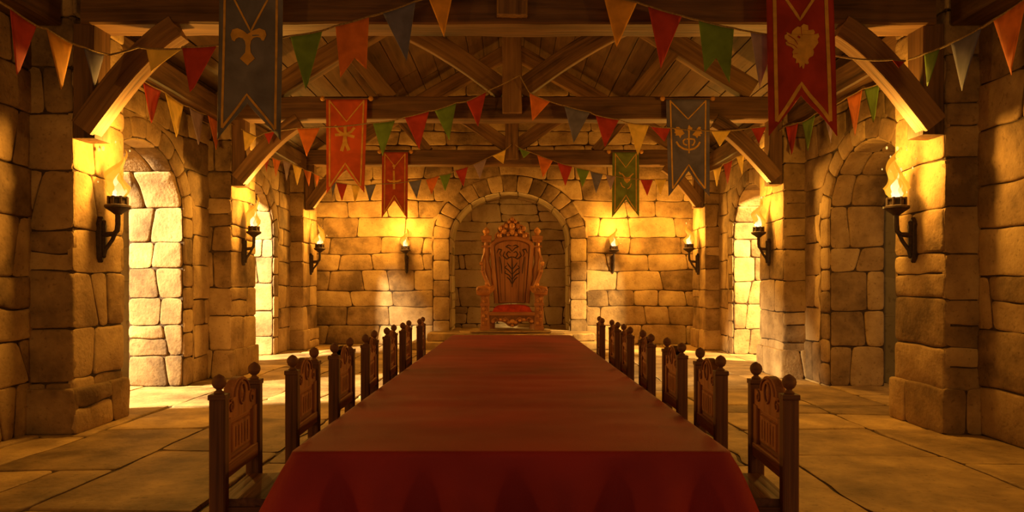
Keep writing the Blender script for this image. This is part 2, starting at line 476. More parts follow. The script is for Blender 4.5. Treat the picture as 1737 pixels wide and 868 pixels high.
# back wall with its niche
DB = 15.4
AN = Arch(-.045, 1.31, 2.30, 1.02, .36, 0.0, 2.0)
mb = MB()
wall_core(mb, [(-5.0, 0)] + [tuple(p) for p in AN.path(24)] + [(5.0, 0), (5.0, 6.3), (-5.0, 6.3)], lambda x, y, t: (x, DB + t, y), 0, 1.25)
masonry(mb, lambda u, v, n: (u, DB - n, v), 9.4, 6.2, 501, u0=-4.7, holes=[AN], width=(.45, 1.15), course=(.30, .50))
AN.ring(mb, lambda u, v, n: (u, DB - n, v), 502, 15, (.40, .60))
AN.lining(mb, lambda u, v, w: (u, DB + w, v), 1.2, 503, mi=2, course=(.35, .5), width=(.45, .7))
box(mb, -1.9, 1.9, 16.56, 16.7, 0, 3.9, .05, 1)
masonry(mb, lambda u, v, n: (u, 16.56 - n, v), 3.6, 3.6, 504, u0=-1.8, mi=2, width=(.5, 1.0), course=(.32, .5), depth=.014)
tag(mb.build('wall_back', [M['stone'], M['mortar'], M['niche']], angle=50), kind='structure')

# passages outside the archways
def passage(name, sg, x0, d, mat, seed):
    mb = MB()
    box(mb, min(sg * x0, sg * (x0 + 3)), max(sg * x0, sg * (x0 + 3)), d, d + .3, 0, 3.6, .03)
    masonry(mb, lambda u, v, n: (sg * (x0 + u), d - n, v), 3, 3.6, seed, width=(1.2, 2.0), course=(.9, 1.4), depth=.004, gap=.003, bulge=.002)
    tag(mb.build(name, mat), kind='structure')
passage('wall_passage_left', -1, 4.86, 9.35, M['plaster'], 601)
passage('wall_passage_right', 1, 4.72, 9.35, M['plaster'], 602)
passage('wall_passage_far_left', -1, 5.02, 13.35, M['plaster'], 603)
passage('wall_passage_far_right', 1, 4.80, 13.45, M['plaster'], 604)

mb = MB()   # added unseen block outside the near left archway, shades the passage wall
box(mb, -7.0, -5.5, 8.65, 9.3, 0, 4.2, .05)
masonry(mb, lambda u, v, n: (-7.0 + u, 8.65 - n, v), 1.5, 4.1, 610, width=(.5, .9), course=(.35, .5))
tag(mb.build('shade_block_left', M['plaster']), kind='structure')

# floor of flagstones
mb = MB()
box(mb, -8, 8, -2, 17, -.3, -.012, .01, 1)
masonry(mb, lambda u, v, n: (v, u, n - .012), 18.5, 15.0, 701, course=(.75, 1.25), width=(.8, 1.7), u0=-1.9, v0=-7.5, wav=.035, depth=.014, gap=.012, bulge=.004)
tag(mb.build('floor', [M['floor'], M['mortar']], angle=50), kind='structure')

# stone pillars
def pillar(sg, x, xo, d0, d1, seed, ztop=4.1):
    """x: inner face, xo: outer side (inside the wall)"""
    mb = MB()
    w = xo - x; dp = .02
    xa, xb = sorted((sg * x, sg * xo))
    box(mb, xa, xb, d0, d1, 0, ztop, .02, 1)
    rv = rows(ztop, (.36, .54), random.Random(seed))
    mx = lambda u, v, n: (sg * (x - n), d0 + u, v)
    my = lambda u, v, n: (sg * (x + u), d0 - n, v)
    mk = lambda u, v, n: (sg * (x + u), d1 + n, v)
    masonry(mb, mx, d1 - d0 + 2 * dp, ztop, seed + 1, rowvs=rv, u0=-dp, width=(.42, .85), wav=.02)
    masonry(mb, my, w + dp, ztop, seed + 2, rowvs=rv, u0=-dp, width=(.36, .7), wav=.02)
    masonry(mb, mk, w + dp, ztop, seed + 3, rowvs=rv, u0=-dp, width=(.36, .7), wav=.02)
    # base course, a hand wider
    e = .04; hb = .40
    xa, xb = sorted((sg * (x - e), sg * xo))
    box(mb, xa, xb, d0 - e, d1 + e, 0, hb - .02, .02, 1)
    masonry(mb, lambda u, v, n: (sg * (x - e - n), d0 - e + u, v), d1 - d0 + 2 * e + .04, hb, seed + 4, rowvs=[0, hb], u0=-.02, width=(.4, .8), wav=0, depth=.02)
    masonry(mb, lambda u, v, n: (sg * (x - e + u), d0 - e - n, v), w + e + .02, hb, seed + 5, rowvs=[0, hb], u0=-.02, width=(.3, .6), wav=0, depth=.02)
    masonry(mb, lambda u, v, n: (sg * (x - e + u), d0 - e + v, hb + n - .02), w + e, d1 - d0 + 2 * e, seed + 6, rowvs=[0, d1 - d0 + 2 * e], width=(.4, .8), wav=0, depth=.012)
    return mb
LP = [('nearest left', -1, 3.79, 4.30, 6.1, 6.86, 810), ('middle left', -1, 3.87, 4.50, 9.72, 10.62, 820), ('farthest left', -1, 4.15, 4.55, 14.0, 14.95, 830),
      ('nearest right', 1, 3.74, 4.20, 6.1, 6.86, 840), ('middle right', 1, 3.74, 4.30, 9.72, 10.62, 850), ('farthest right', 1, 3.84, 4.30, 14.0, 14.95, 860)]
for nm, sg, x, xo, d0, d1, sd in LP:
    o = pillar(sg, x, xo, d0, d1, sd).build('stone_pillar', STONE, angle=50, origin=(sg * (x + xo) / 2, (d0 + d1) / 2, 0))
    side = nm.split()[1]
    tag(o, {'nearest': 'tan block pillar on the %s nearest the viewer, with the biggest torch' % side,
            'middle': 'tan block pillar in the middle of the %s side between two archways' % side,
            'farthest': 'narrow far pillar on the %s beside the back wall' % side}[nm.split()[0]], 'pillar', 'stone pillars along the hall', 'structure')

# dais steps before the niche
mb = MB()
def slab_map(x0, y0, z): return lambda u, v, n: (x0 + u, y0 + v, z + n)
root = thing('stone_dais', 'low pale stone dais with two steps under the carved throne', 'dais', (0, 14.9, 0))
for (nm, xa, xb, ya, yb, za, zb, sd) in (('step', -2.05, 2.0, 14.05, 15.34, 0, .14, 1), ('step', -1.74, 1.70, 14.42, 15.34, .14, .30, 2)):
    mb = MB()
    box(mb, xa + .02, xb - .02, ya + .02, yb, za, zb - .015, .02, 1)
    masonry(mb, slab_map(xa, ya, zb - .015), xb - xa, yb - ya, 900 + sd, rowvs=[0, .45, yb - ya], width=(.6, 1.1), depth=.014, bulge=.002, wav=.01)
    masonry(mb, lambda u, v, n: (xa + u, ya + .02 - n, za + v), xb - xa, zb - za - .005, 910 + sd, rowvs=[0, zb - za - .005], width=(.6, 1.1), depth=.02, bulge=.002, wav=0)
    for e, s2 in ((xa + .02, -1), (xb - .02, 1)):
        masonry(mb, lambda u, v, n: (e + s2 * n, ya + u, za + v), yb - ya, zb - za - .005, 920 + sd, rowvs=[0, zb - za - .005], width=(.6, 1.1), depth=.018, bulge=.002, wav=0)
    mb.build(nm, [M['floor'], M['mortar']], root, angle=50)
mb = MB()   # niche floor level with the dais
box(mb, -1.34, 1.25, 15.35, 16.55, 0, .285, .02, 0)
masonry(mb, slab_map(-1.33, 15.36, .285), 2.57, 1.18, 931, rowvs=[0, .55, 1.18], width=(.6, 1.0), depth=.014, bulge=.002)
tag(mb.build('floor_niche', [M['floor'], M['mortar']], angle=50), kind='structure')

# ------------------------------------------------------------------ roof
RZ, RS = 6.35, .60                       # ridge height, slope
def roofz(x): return RZ - RS * abs(x)
mb = MB()
rnd = random.Random(11)
for sg in (-1, 1):
    x = 0.0
    while x < 4.95:
        wd = rnd.uniform(.24, .32); x1 = min(x + wd, 5.05); y = -2.0 - rnd.random() * 2
        while y < 16.0:
            ln = rnd.uniform(2.2, 3.6); y1 = min(y + ln, 16.0)
            xm = (x + x1) / 2
            a = Vector((sg * xm, max(y, -2.0) + .004, roofz(xm) + .02 + rnd.uniform(-.006, .006))); b = Vector((a.x, y1 - .004, a.z))
            nrm = Vector((sg * RS, 0, 1)).normalized()
            if b.y > a.y + .05:
                sweep(mb, [a, a.lerp(b, .5), b], (x1 - x) * sqrt(1 + RS * RS) - .012, .035, nrm, .25, 0, rnd.random(), 0, 0, rnd.randint(0, 999))
            y = y1
        x = x1
for sg in (-1, 1):                       # felt-dark underlay above the boards, keeps daylight out
    V = [Vector((sg * a, y, roofz(a) + .05 + t)) for a in (0, 5.2) for y in (-2, 16.1) for t in (0, .05)]
    mb.add(V, [(0, 1, 3, 2), (4, 6, 7, 5), (0, 4, 5, 1), (2, 3, 7, 6), (0, 2, 6, 4), (1, 5, 7, 3)], None, .5, 0)
tag(mb.build('ceiling', M['board']), kind='structure')
# purlins along the hall
def purlin(x, label):
    mb = MB(); z = roofz(x) - .14
    sg = 1 if x > 0 else -1
    beam(mb, (x, -1.9, z), (x, 15.38, z), .2, .22, Vector((sg * RS if x else 0, 0, 1)), int(abs(x) * 10) + 3, .01, .14, 30)
    tag(mb.build('roof_purlin', M['beam'], origin=(x, 6.8, z)), label, 'beam', 'long roof purlins')
purlin(-2.35, 'long dark roof timber running under the left roof boards')
purlin(2.35, 'long dark roof timber running under the right roof boards')
# wall plates
def plate(sg, x, d0, d1, z, label, seed):
    mb = MB()
    beam(mb, (sg * x, d0, z + .15), (sg * x, d1, z + .15), .34, .30, (0, 0, 1), seed, .01, .12, 16)
    tag(mb.build('wall_plate', M['beam'], origin=(sg * x, (d0 + d1) / 2, z)), label, 'beam', 'wall plates on the side walls')
for sg, nm, xx in ((-1, 'left', (4.03, 4.06, 4.22)), (1, 'right', (3.92, 3.94, 4.0))):
    plate(sg, xx[0], -1.9, 6.05, 3.5, 'heavy beam at the top %s corner of the picture on the near wall' % nm, 31)
    plate(sg, xx[1], 6.92, 9.68, 3.5, 'heavy beam above the nearer %s archway between two pillars' % nm, 32)
    plate(sg, xx[2], 10.78, 13.95, 3.55, 'heavy beam above the farther %s archway behind a string of pennants' % nm, 33)

def truss(d, zb, hb, wb, xl, xr, posts, labels, seed, feet):
    """tie beam bottom zb, height hb, width wb along the hall; xl/xr ends; feet: (left x, z foot, right x, z foot)"""
    root = thing('roof_truss', labels, 'roof truss', (0, d, zb), 'timber roof trusses')
    yc = d + wb / 2
    def part(name, mat, mb): return mb.build(name, mat, root)
    mb = MB(); beam(mb, (xl, yc, zb + hb / 2), (xr, yc, zb + hb / 2), wb, hb, (0, 0, 1), seed, .014, .10, 24); part('tie_beam', M['beam'], mb)
    apex = roofz(0) - .42
    mb = MB(); beam(mb, (-.0, d + .02, zb + posts), (0, d + .02, apex + .15), .26, .24, (0, 1, 0), seed + 1, .010, .12, 14); part('king_post', M['brace'], mb)
    zt = zb + hb
    for sg in (-1, 1):
        ex = 3.3
        mb = MB(); beam(mb, (sg * ex, yc, zt + .10), (sg * .08, yc, apex), wb * .7, .28, (0, 0, 1), seed + 3 + sg, .012, .12, 16); part('rafter', M['brace'], mb)
        def rz(x): return lerp(zt + .10, apex, (ex - abs(x)) / (ex - .08))
        # brace curving from the king post up to the rafter
        pts = []
        for i in range(15):
            t = i / 14; x = lerp(.10, 1.62, t)
            z = lerp(zt + .10, rz(1.62) - .10, t) + .08 * sin(pi * t) * (.6 + .4 * t)
            pts.append((sg * x, yc - .02, z))
        mb = MB(); sweep(mb, pts, wb * .5, .26, (0, 0, 1), .12, 0, .4, 0, .008, seed + 7); part('king_brace', M['brace'], mb)
        mb = MB(); beam(mb, (sg * 1.66, yc, zt - .01), (sg * 2.24, yc, rz(2.24) - .06), wb * .8, .15, (0, 1, 0), seed + 9 + sg, .008, .12, 8); part('strut', M['brace'], mb)
        # wall post and curved arch brace under the beam end
        fx, fz = (feet[0], feet[1]) if sg < 0 else (feet[2], feet[3])
        mb = MB(); beam(mb, (fx - sg * .10, yc, fz + .02), (fx - sg * .10, yc, zb + .01), wb * .8, .18, (1, 0, 0), seed + 12, .008, .12, 8)
        mb.build('wall_post', M['beam'], root)
        pts = []; run = feet[4]
        for i in range(17):
            t = i / 16
            x = abs(fx) - .10 - run * t
            z = fz + .10 + (zb - fz - .12) * (sin(t * pi / 2) * .45 + t * .55)
            pts.append((sg * x, yc - wb * .28, z))
        mb = MB(); sweep(mb, pts, wb * .55, .20, (0, 0, 1), .10, 0, .6, 0, .006, seed + 13)
        mb.build('arch_brace', M['brace'], root)
    return root
truss(6.0, 3.50, .38, .32, -3.66, 3.60, .04, 'nearest timber roof truss with a wide beam across the top of the picture', 40, (-3.755, 2.52, 3.70, 2.55, .80))
truss(9.62, 3.54, .31, .26, -3.80, 3.68, .07, 'middle timber roof truss with braces fanning from its short king post', 60, (-3.835, 2.62, 3.70, 2.64, .83))
truss(13.98, 3.66, .30, .24, -4.10, 3.80, .10, 'farthest timber roof truss just in front of the back wall', 80, (-4.11, 2.76, 3.80, 2.80, .68))

# ------------------------------------------------------------------ table and cloth
T0, T1, ZTAB = 2.20, 7.43, .76
W0, W1 = .70, .635
def halfw(y): return lerp(W0, W1, (y - T0) / (T1 - T0))
XC = -.003
root = thing('dining_table', 'long banquet table hidden under the dark red cloth', 'table', (0, (T0 + T1) / 2, 0))
mb = MB(); prism(mb, [(XC - W0 + .03, T0 + .03), (XC + W0 - .03, T0 + .03), (XC + W1 - .03, T1 - .03), (XC - W1 + .03, T1 - .03)], lambda x, y, t: (x, y, t), ZTAB - .06, ZTAB - .012, .004)
mb.build('tabletop', M['chair'], root)
for y in (T0 + .35, 4.8, T1 - .35):
    for sg in (-1, 1):
        mb = MB(); x = XC + sg * (halfw(y) - .30)
        lathe(mb, [(.05, 0), (.055, .03), (.03, .06), (.04, .2), (.055, .4), (.035, .6), (.05, .64), (.05, ZTAB - .06)], (x, y, 0), 12)
        mb.build('leg', M['chair'], root)

def cloth():
    mb = MB(); per = []
    r = .05
    def corner(cx, cy, a0):
        for i in range(7):
            a = a0 + (pi / 2) * i / 6; per.append((cx + r * cos(a), cy + r * sin(a), cos(a), sin(a)))
    def run(ax, ay, bx, by, nx, ny, n):
        for i in range(1, n): per.append((lerp(ax, bx, i / n), lerp(ay, by, i / n), nx, ny))
    a, b = W0 - r, W1 - r
    corner(XC - a, T0 + r, pi); run(XC - a, T0, XC + a, T0, 0, -1, 56)
    corner(XC + a, T0 + r, 1.5 * pi); run(XC + W0, T0 + r, XC + W1, T1 - r, 1, 0, 150)
    corner(XC + b, T1 - r, 0); run(XC + b, T1, XC - b, T1, 0, 1, 56)
    corner(XC - b, T1 - r, pi / 2); run(XC - W1, T1 - r, XC - W0, T0 + r, -1, 0, 150)
    n = len(per); s = [0.0]
    for i in range(1, n): s.append(s[-1] + sqrt((per[i][0] - per[i - 1][0]) ** 2 + (per[i][1] - per[i - 1][1]) ** 2))
    V = []; G = []
    R = .018
    ringdefs = [(-.044, 0), (-.032, 0), (-R, 0), (-R * .3, -R * .3), (0, -R)]
    for off, dz in ringdefs:
        for i, (x, y, nx, ny) in enumerate(per):
            wob = 0
            V.append(Vector((x + nx * off, y + ny * off, ZTAB + dz + wob)))
    rowsn = 12
    for j in range(1, rowsn + 1):
        t = j / rowsn
        for i, (x, y, nx, ny) in enumerate(per):
            front = max(0.0, min(1.0, (T0 + .30 - y) / .25)); back = max(0.0, min(1.0, (y - (T1 - .12)) / .1))
            cor = abs(nx * ny) * 2
            L = lerp(.20, .46, max(front * front, back * .3))
            q = s[i]
            fold = .5 + .5 * sin(q * 2 * pi / .27 + 2.2 * noise.noise(Vector((q * 1.3, 3, 0)))) + .5 * noise.noise(Vector((q * 5, 7, t)))
            amp = (.11 * front + .018) * t ** .7
            out = amp * fold + cor * .10 * t * (1 if y < 4 else .4) + .014 * t
            V.append(Vector((x + nx * out, y + ny * out, ZTAB - R - L * t)))
    K = len(ringdefs) + rowsn
    Fc = []
    for j in range(K - 1):
        for i in range(n):
            k = (i + 1) % n
            Fc.append((j * n + i, (j + 1) * n + i, (j + 1) * n + k, j * n + k))
    # top: strips across between the long sides, gently uneven
    ri = list(range(7 + 55 + 7, 7 + 55 + 7 + 149)); le = list(range(n - 149, n))[::-1]
    mc = 22; prev = None
    for ir, (a_, b_) in enumerate(zip(le, ri)):
        row = [a_]
        for k in range(1, mc):
            q = V[a_].lerp(V[b_], k / mc)
            fd = min(1, k / 3, (mc - k) / 3, ir / 6, (148 - ir) / 6)
            q.z += fd * .0045 * noise.noise(Vector((q.x * 2.2, q.y * 5.5, 4))) + fd * .0025 * noise.noise(Vector((q.x * 6, q.y * 9, 9)))
            row.append(len(V)); V.append(q)
        row.append(b_)
        if prev:
            for k in range(mc): Fc.append((prev[k], prev[k + 1], row[k + 1], row[k]))
        else: firstrow = row
        prev = row
    Fc.append(tuple(list(range(0, 69)) + firstrow[::-1]))
    i0 = 7 + 55 + 7 + 149
    Fc.append(tuple(prev + list(range(i0, i0 + 69))))
    mb.add(V, Fc)
    o = mb.build('tablecloth', M['tablecloth'], angle=60)
    md = o.modifiers.new('thickness', 'SOLIDIFY'); md.thickness = .005; md.offset = -1
    return o
tag(cloth(), 'dark red cloth draped over the long banquet table', 'tablecloth')

# ------------------------------------------------------------------ chairs
def make_chair():
    """local: x towards the table, y across, z up; back plane at x = 0; origin on the floor"""
    root = thing('dining_chair', 'x', 'chair', (0, 0, 0), 'carved dining chairs along the table', local=True)
    W = .40; D = .36; hw = W / 2
    def P_(name, mat, mb, par=root): return mb.build(name, mat, par)
    for sg in (-1, 1):
        mb = MB(); y = sg * hw
        sweep(mb, [(0, y, 0), (0, y, .45), (0, y, .60), (0, y, .893)], .046, .056, (1, 0, 0), .22, 0, .3, 0, 0, 3)
        box(mb, -.030, .030, y - .026, y + .026, .878, .897, .25)
        p = P_('back_post', M['chair'], mb)
        mb = MB(); lathe(mb, [(.016, .896), (.019, .902), (.010, .910), (.010, .914), (.018, .920), (.0235, .930), (.025, .940), (.0225, .951), (.015, .960), (.006, .965), (.003, .967)], (0, y, 0), 14)
        f = mb.build('finial', M['chair'], p)
    # crest rail with raised arch and shoulders
    prof = [(-hw + .02, .79), (hw - .02, .79), (hw - .02, .862), (hw - .055, .858), (hw - .075, .868)]
    for i in range(13):
        a = pi * i / 12
        prof.append((.098 * cos(a), .868 + .066 * sin(a)))
    prof += [(-hw + .075, .868), (-hw + .055, .858), (-hw + .02, .862)]
    mb = MB(); prism(mb, prof, lambda x, y, t: (t, x, y), -.018, .014, .005); prism(mb, prof, lambda x, y, t: (t, x, y), .013, -.021, .005)
    for fs in (.016, -.023):
        pts = [(fs, .096 * cos(pi * i / 14) * .86, .868 + .064 * sin(pi * i / 14) * .86) for i in range(15)]
        sweep(mb, pts, .010, .010, (1, 0, 0), 0, 0, .5, 6)
        for sg in (-1, 1):          # volutes at the shoulders
            pts = [(fs, sg * (.118 + .026 * (1 - i / 16) * cos(i * .62 + 1)), .838 + .026 * (1 - i / 16) * sin(i * .62 + 1)) for i in range(13)]
            sweep(mb, pts, .009, .009, (1, 0, 0), 0, 0, .5, 6)
    cr = P_('crest_rail', M['panel'], mb)
    mb = MB()
    for fs in (.016, -.023):
        pts = [(fs, .030 * cos(2 * pi * i / 20), .870 + .038 * sin(2 * pi * i / 20)) for i in range(21)]
        sweep(mb, pts, .011, .011, (1, 0, 0), 0, 0, .5, 6, caps=False)
        ball(mb, (fs * .7, 0, .870), .018, 10, .5, 1, 1.25)
    mb.build('rosette', M['panel'], cr)
    # framed back panel
    for sg in (-1, 1):
        mb = MB(); a, b = sorted((sg * (hw - .07), sg * (hw - .02))); box(mb, -.019, .019, a, b, .62, .800, .2); P_('back_stile', M['panel'], mb)
    mb = MB(); box(mb, -.022, .022, -hw + .02, hw - .02, .588, .645, .2, 0, 4)
    P_('back_rail', M['panel'], mb)
    mb = MB(); box(mb, -.006, .006, -hw + .06, hw - .06, .640, .800, .05, 0, 2)
    for t0, t1 in ((.005, .014), (-.005, -.014)):
        prism(mb, [(-.104, .664), (.104, .664), (.104, .768), (.104, .772), (-.104, .772)], lambda x, y, t: (t, x, y), t0, t1, .008)
        for k in range(-2, 3):
            sweep(mb, [(t1 * 1.05, k * .034, .68), (t1 * 1.12, k * .034, .718), (t1 * 1.05, k * .034, .756)], .0035, .0035, (1, 0, 0), 0, 0, .2, 6)
    P_('back_panel', M['panel'], mb)
    # seat, apron, legs, stretchers
    mb = MB(); prism(mb, [(-.02, -hw + .024), (D, -hw + .0), (D + .012, 0), (D, hw), (-.02, hw - .024)], lambda x, y, t: (x, y, t), .490, .518, .008); P_('seat', M['chair'], mb)
    mb = MB()
    box(mb, .02, D - .03, -hw + .01, -hw + .032, .430, .492, .1); box(mb, .02, D - .03, hw - .032, hw - .01, .430, .492, .1)
    box(mb, D - .045, D - .022, -hw + .02, hw - .02, .430, .492, .1); box(mb, -.01, .012, -hw + .02, hw - .02, .430, .492, .1)
    P_('apron', M['chair'], mb)
    for sg in (-1, 1):
        mb = MB(); c = (D - .035, sg * (hw - .022), 0)
        lathe(mb, [(.020, 0), (.024, .02), (.016, .04), (.021, .07), (.021, .12), (.014, .135), (.022, .18), (.024, .24), (.016, .30), (.014, .33), (.022, .345), (.022, .492)], c, 12)
        P_('front_leg', M['chair'], mb)
    mb = MB()
    for sg in (-1, 1): beam(mb, (0, sg * (hw - .01), .10), (D - .035, sg * (hw - .022), .10), .026, .030, (0, 0, 1), 5, 0, .2, 2)
    P_('stretcher', M['chair'], mb)
    return root

def copy_tree(o, parent=None):
    c = o.copy(); COL.objects.link(c)
    if parent is not None: c.parent = parent
    for ch in list(o.children): copy_tree(ch, c)
    return c
proto = make_chair()
ORD = ['first', 'second', 'third', 'fourth', 'fifth', 'sixth', 'last']
LX = [1.046, 1.0, .975, .957, .945, .93, .885]; LD = [2.5, 3.2, 3.87, 4.57, 5.3, 6.0, 6.7]
RX = [.99, .945, .935, .915, .91, .915, .885]; RD = [2.5, 3.18, 3.88, 4.6, 5.4, 6.1, 6.85]
used = False
CHAIRS = []
for side, sg, XS, DS in (('left', -1, LX, LD), ('right', 1, RX, RD)):
    for i in range(7):
        c = proto if not used else copy_tree(proto); used = True
        c.location = (sg * XS[i], DS[i] + .20, 0)
        c.rotation_euler = (0, 0, (0 if sg < 0 else pi) + sg * radians(-3.0 + (i % 3)))
        if i == 0: lb = 'big carved wooden chair at the near %s corner of the red table' % side
        elif i == 6: lb = 'farthest small carved chair on the %s side, beside the table end' % side
        else: lb = 'carved wooden chair with ball finials, %s back from the front on the %s side' % (ORD[i], side)
        c['label'] = lb; CHAIRS.append(c)
for c in CHAIRS:
    if 'local' in c: del c['local']

# ------------------------------------------------------------------ throne
def throne():
    DF, DBk = 14.62, 15.12
    def Z(zx, zy, d): return P(780 + zx / 3.472, 340 + zy / 3.472, d)
    zf = .352
    root = thing('throne', 'tall carved wooden throne with a red cushion in the arched niche', 'throne', (0, 14.9, .30))
    def P_(name, mat, mb, par=root): return mb.build(name, mat, par)
    mb = MB(); box(mb, -.86, .80, 14.46, 15.33, .316, zf, .3, 0); P_('base_slab', M['floor'], mb)
    cx = Z(309, 0, DF).x; cxb = Z(307, 0, DBk).x
    # front legs carrying the arms
    for sg in (-1, 1):
        xa = Z(148 if sg < 0 else 467, 0, DF).x
        mb = MB()
        box(mb, xa - .10, xa + .10, DF - .02, DF + .16, zf, zf + .09, .2)
        box(mb, xa - .085, xa + .085, DF, DF + .15, zf + .09, 1.09, .15)
        box(mb, xa - .10, xa + .10, DF - .02, DF + .16, .86, .92, .2)
        box(mb, xa - .10, xa + .10, DF - .02, DF + .16, 1.06, 1.11, .2)
        lg = P_('front_leg', M['throne'], mb)
        mb = MB()
        for z0, z1 in ((.47, .83), (.94, 1.04)):
            k = 5 if z1 - z0 > .2 else 2
            for i in range(k):
                zz = lerp(z0, z1, (i + .5) / k)
                ball(mb, (xa + .028 * (1 if i % 2 else -1), DF, zz), .034, 8, 1, .6, 1.2)
            sweep(mb, [(xa + .03 * sin(i * .8), DF - .008, lerp(z0, z1, i / 12)) for i in range(13)], .022, .022, (0, 1, 0), 0, 0, .5, 6)
        mb.build('carving', M['carved'], lg)
        # arm rest with scrolled end
        xe = Z(137 if sg < 0 else 477, 0, DF).x; xbk = Z(190 if sg < 0 else 428, 0, DBk).x
        mb = MB()
        pts = []
        for i in range(13):
            t = i / 12
            pts.append((lerp(xe, xbk, t ** .8), lerp(DF - .02, DBk + .02, t), 1.185 + .035 * sin(t * pi * 1.0) * -1 + .06 * t * t))
        sweep(mb, pts, [.20 - .07 * i / 12 for i in range(13)], [.12 - .02 * i / 12 for i in range(13)], (0, 0, 1), .5, 0, .4)
        lathe(mb, [(.02, -.14), (.075, -.135), (.10, -.10), (.11, 0), (.10, .10), (.075, .135), (.02, .14)], (xe, DF - .03, 1.17), 14, (Vector((0, 1, 0)), Vector((0, 0, 1)), Vector((1, 0, 0))))
        ar = P_('armrest', M['throne'], mb)
        mb = MB()
        for s2 in (-1, 1):
            pts = [(xe + s2 * .062 + .055 * (1 - i / 18) * cos(i * .55) * s2, DF - .135 + .004 * i * .2, 1.175 + .06 * (1 - i / 18) * sin(i * .55)) for i in range(16)]
            sweep(mb, pts, .024, .024, (0, 1, 0), 0, 0, .5, 6)
        mb.build('scroll', M['carved'], ar)
        # side panel below the arm
        mb = MB(); prism(mb, [(DF + .12, .62), (DBk + .04, .62), (DBk + .04, 1.20), (DF + .12, 1.12)], lambda x, y, t: (xa + t - sg * .03, x, y), -.02, .02, .006); P_('side_panel', M['thronepanel'], mb)
        # rear leg
        mb = MB(); box(mb, xbk - .06, xbk + .06, DBk, DBk + .12, zf, .66, .15); P_('rear_leg', M['throne'], mb)
        # back post: turned column with cap and ball
        zl = Z(0, 510, DBk).z; zc = Z(0, 232, DBk).z; zt = Z(0, 210, DBk).z
        xp = Z(156 if sg < 0 else 456, 0, DBk).x; xq = Z(185 if sg < 0 else 432, 0, DBk).x
        mb = MB()
        n = 14
        pts = [(lerp(xq, xp, min(1, t * 1.6)), DBk + .03, lerp(zl - .1, zc, t)) for t in [i / n for i in range(n + 1)]]
        sweep(mb, pts, [.13 + .025 * sin(i * 1.35) for i in range(n + 1)], .13, (0, 1, 0), 0, 0, .5, 10)
        for za, zb2, ww in ((zc - .16, zc - .12, .10), (zc - .05, zc, .10), (zc, zt + .01, .115)):
            box(mb, xp - ww, xp + ww, DBk - .07, DBk + .13, za, zb2, .25)
        bp = P_('back_post', M['throne'], mb)
        mb = MB(); lathe(mb, [(.05, zt), (.06, zt + .02), (.035, zt + .04), (.05, zt + .055), (.075, zt + .09), (.078, zt + .12), (.055, zt + .155), (.028, zt + .18), (.01, zt + .2)], (xp, DBk + .03, 0), 12)
        mb.build('finial', M['carved'], bp)
        # leafy wing on the outside of the post
        mb = MB()
        for j, (x0, y0, x1, y1, wd) in enumerate(((132, 365, 178, 505, .085), (150, 300, 140, 420, .06), (138, 400, 185, 520, .065), (170, 470, 160, 530, .06), (150, 480, 200, 525, .05))):
            A = Z(x0 if sg < 0 else 614 - x0, y0, DBk); B = Z(x1 if sg < 0 else 614 - x1, y1, DBk)
            pts = []; 
            for i in range(9):
                t = i / 8; q = A.lerp(B, t); q.x += sg * .045 * sin(pi * t); q.y = DBk - .055 + .01 * j; pts.append(q)
            sweep(mb, pts, [wd * (.35 + .65 * sin(pi * (i + .6) / 9.2)) for i in range(9)], .05, (0, 1, 0), 0, 0, .5, 7)
        for x0, y0, r in ((128, 372, .05), (160, 498, .045), (185, 516, .05), (134, 415, .04)):
            c = Z(x0 if sg < 0 else 614 - x0, y0, DBk); c.y = DBk - .06; ball(mb, c, r, 8, 1, .7, 1)
        P_('carved_wing', M['carved'], mb)
    # arched back: frame and panel
    def outline(dx, top, bot, taper):
        p = []
        bx = dx - taper
        p += [(cxb - bx, bot), (cxb + bx, bot)]
        sh = top - dx * .42
        for i in range(17):
            a = pi * i / 16
            p.append((cxb + dx * cos(a), sh + (top - sh) * sin(a) ** .85))
        return p
    zb = .90
    fr = outline(Z(432, 0, DBk).x - cxb, Z(0, 213, DBk).z, zb, .10)
    pn = outline(Z(415, 0, DBk).x - cxb - .02, Z(0, 236, DBk).z, zb + .01, .10)
    mb = MB(); prism(mb, fr, lambda x, y, t: (x, DBk + .06 + t, y), .06, -.03, .02); P_('back_board', M['throne'], mb)
    mb = MB()
    arc = [(x, DBk + .005, z) for x, z in fr[2:]]
    arc = [(fr[1][0] - .02, DBk + .005, fr[1][1])] + [(cxb + (x - cxb) * .95, y, z - .03) for x, y, z in arc] + [(fr[0][0] + .02, DBk + .005, fr[0][1])]
    sweep(mb, arc, .085, .085, (0, 1, 0), .45, 0, .6); P_('back_frame', M['throne'], mb)
    mb = MB(); prism(mb, pn, lambda x, y, t: (x, DBk + .03 + t, y), 0, -.035, .012); pan = P_('back_panel', M['thronepanel'], mb)
    yf = DBk - .012
    mb = MB()
    def stroke(pts, w):
        q = []
        for a in range(len(pts) - 1):
            for k in range(4):
                x = lerp(pts[a][0], pts[a + 1][0], k / 4); y = lerp(pts[a][1], pts[a + 1][1], k / 4); v = Z(x, y, DBk); v.y = yf; q.append(v)
        v = Z(*pts[-1], DBk); v.y = yf; q.append(v)
        n = len(q); sweep(mb, q, [w * (.45 + .55 * sin(pi * (i + .7) / (n + .4))) for i in range(n)], w * .8, (0, 1, 0), 0, 0, .5, 6)
    stroke([(308, 510), (309, 440), (308, 375), (306, 330)], .030)
